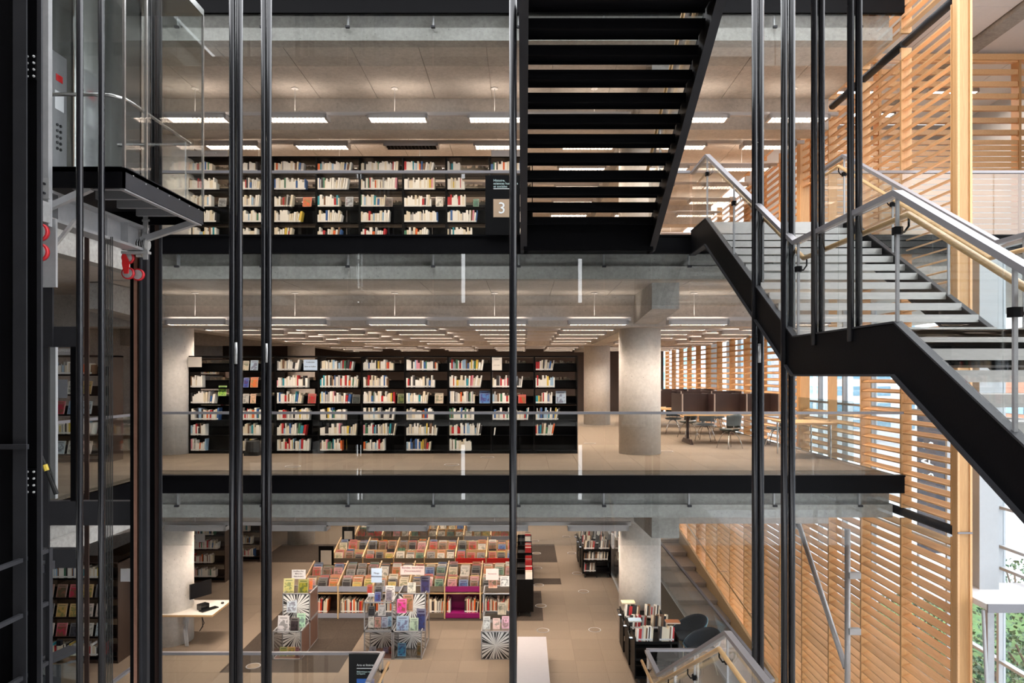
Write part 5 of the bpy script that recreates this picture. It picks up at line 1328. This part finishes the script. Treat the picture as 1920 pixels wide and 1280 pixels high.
for i, (px, py, rz, lab) in enumerate(((1368, 840, .4, 'dark green chair standing nearest the guardrail glass'), (1322, 826, 2.6, 'dark green chair tucked at the front carrel'), (1290, 820, .3, 'dark green chair between column and front carrel'), (1262, 812, 2.9, 'dark green chair half hidden by the round column'), (1345, 808, .1, 'dark green chair behind the front carrel'), (1512, 836, 1.0, 'dark green chair beside the louvre wall opening'))):
    Y = 1.742 * F / (py - VY); study_chair(lab, min(WX(px, Y), 6.2), Y, rz)
t = thing('reading_table', 'oak reading table beside the louvre wall opening', 'table', (6.0, 15.2, 4.2))
q = MB(); q.box(5.55, 6.5, 14.7, 15.9, 4.91, 4.95); obj('tabletop', q, 'oak_rail', t)
for (x, y) in ((5.65, 14.8), (6.4, 14.8), (5.65, 15.8), (6.4, 15.8)):
    q = MB(); q.tube([(x, y, 4.2), (x, y, 4.91)], .02, 8); obj('leg', q, 'chrome', t)
q = MB(); q.box(6.54, 6.56, 14.1, 16.9, 4.2, 5.42); obj('glass_barrier', q, 'glass_dark', label='frosted glass barrier in the louvre wall opening', cat='glass barrier')
q = MB(); q.box(-7.35, -7.05, 15.3, 15.6, 4.2, 4.28); q.lathe([(.17, 4.28), (.15, 4.5), (.12, 4.52)], (-7.2, 15.45, 0), 16)
o = obj('step_stool', q, 'black_rubber', label='round black step stool in front of the bookcase', cat='step stool'); o.location.x += WX(475, 15.45) + 7.2

t = thing('banner', 'dark grey banner with white letters outside behind the louvres', 'banner', (9.5, 16.1, 1.9))
q = MB(); q.box(8.95, 10.2, 16.1, 16.12, 1.9, 5.6); obj('cloth', q, 'banner_grey', t)
for x in (8.98, 10.17): q = MB(); q.tube([(x, 16.14, -5), (x, 16.14, 5.7)], .03, 8); obj('pole', q, 'grey_steel', t)
text('S A S', .42, (9.30, 16.09, 3.55), t, 'letter_white', rot=(R(90), R(-90), 0)); text('I I C T I G', .42, (9.85, 16.09, 2.6), t, 'letter_white', rot=(R(90), R(-90), 0))
# ================================================================== OUTSIDE
q = MB(); q.box(8.6, 300, -60, 400, -5.2, -5); obj('ground', q, 'asphalt', label='grey street outside the curtain wall', kind='structure')
q = MB(); q.box(15, 24, 19, 34, -5, -4.93); obj('ground', q, 'lawn', label='green verge outside the curtain wall', kind='structure')
q = MB(); q.box(34, 36, -10, 120, -5, -3.4); obj('kerb_wall', q, 'facade_white', label='low white concrete wall across the street', kind='structure')
def building(label, x, y, w, d, h, floors, cols, m, mw='window_blue'):
    t = thing('building', label, 'building', (x, y, -5)); q = MB(); q.box(x, x + w, y, y + d, -5, h); obj('walls', q, m, t)
    for k in range(floors):
        zb = -3 + (h + 2) * k / floors
        for i in range(cols):
            xa = x + w * (i + .2) / cols; q = MB(); q.box(xa, xa + w * .55 / cols, y - .08, y + .05, zb, zb + (h + 2) / floors * .55); obj('window', q, mw, t)
        for i in range(cols):
            ya = y + d * (i + .2) / cols; q = MB(); q.box(x - .08, x + .05, ya, ya + d * .55 / cols, zb, zb + (h + 2) / floors * .55); obj('window', q, mw, t)
    q = MB(); q.box(x - .4, x + w + .4, y - .4, y + d + .4, h, h + .5); obj('cornice', q, 'facade_white', t)
building('white apartment tower seen through the louvre wall opening', 50, 118, 16, 16, 34, 13, 4, 'facade_white')
building('wide grey office block far along the street', 26, 185, 60, 30, 40, 11, 9, 'facade_grey')
building('low brick building across the street', 46, 40, 20, 30, 6, 3, 5, 'facade_brick')
building('long pale building across the street', 60, 75, 24, 30, 14, 5, 5, 'facade_white')
def bush(label, x, y, r, h, m, seed):
    rb = random.Random(seed); t = thing('bush', label, 'bush', (x, y, -4.95), 'bushes outside the curtain wall')
    q = MB()
    for k in range(5):
        a = rb.uniform(0, 6.28); q.tube([(x, y, -4.95), (x + math.cos(a) * r * .4, y + math.sin(a) * r * .4, -4.95 + h * .7)], .04, 5)
    obj('stems', q, 'bark', t)
    q = MB()
    for k in range(1100):
        a = rb.uniform(0, 6.28); u = rb.uniform(-1, 1); rr = rb.uniform(.6, 1.0) ** .5
        c = Vector((x + r * rr * math.cos(a) * math.sqrt(1 - u * u), y + r * rr * math.sin(a) * math.sqrt(1 - u * u), -4.95 + h / 2 + u * rr * h / 2))
        d1 = Vector((rb.gauss(0, 1), rb.gauss(0, 1), rb.gauss(0, 1))).normalized() * rb.uniform(.06, .12); d2 = d1.cross(Vector((rb.gauss(0, 1), rb.gauss(0, 1), 1))).normalized() * .06
        q.add([c - d1, c + d2, c + d1, c - d2], [(0, 1, 2, 3)])
    obj('foliage', q, m, t)
for i, (x, y, r, h, lab) in enumerate(((17.5, 24, 2.4, 3.4, 'dense green bush lowest in the corner outside the glass'), (15.0, 22.5, 1.9, 2.9, 'green bush nearest the curtain wall'), (20.5, 27.5, 2.6, 3.6, 'broad green bush farther along the verge'), (15.6, 28.5, 2.2, 3.2, 'green bush behind the louvre end post'), (23, 33, 2.8, 3.8, 'pale green bush near the low white wall'), (12.8, 19.6, 1.5, 2.3, 'small green bush below the white ledge'))):
    bush(lab, x, y, r, h * .6, 'leaf_pale' if i in (0, 4) else 'leaf', 40 + i)
obj('shelved_books', STUFF, 'book_mix', attr=True, loc=(0, YB, 0), label='dense rows of pale library books filling the remaining shelves', cat='books', kind='stuff')
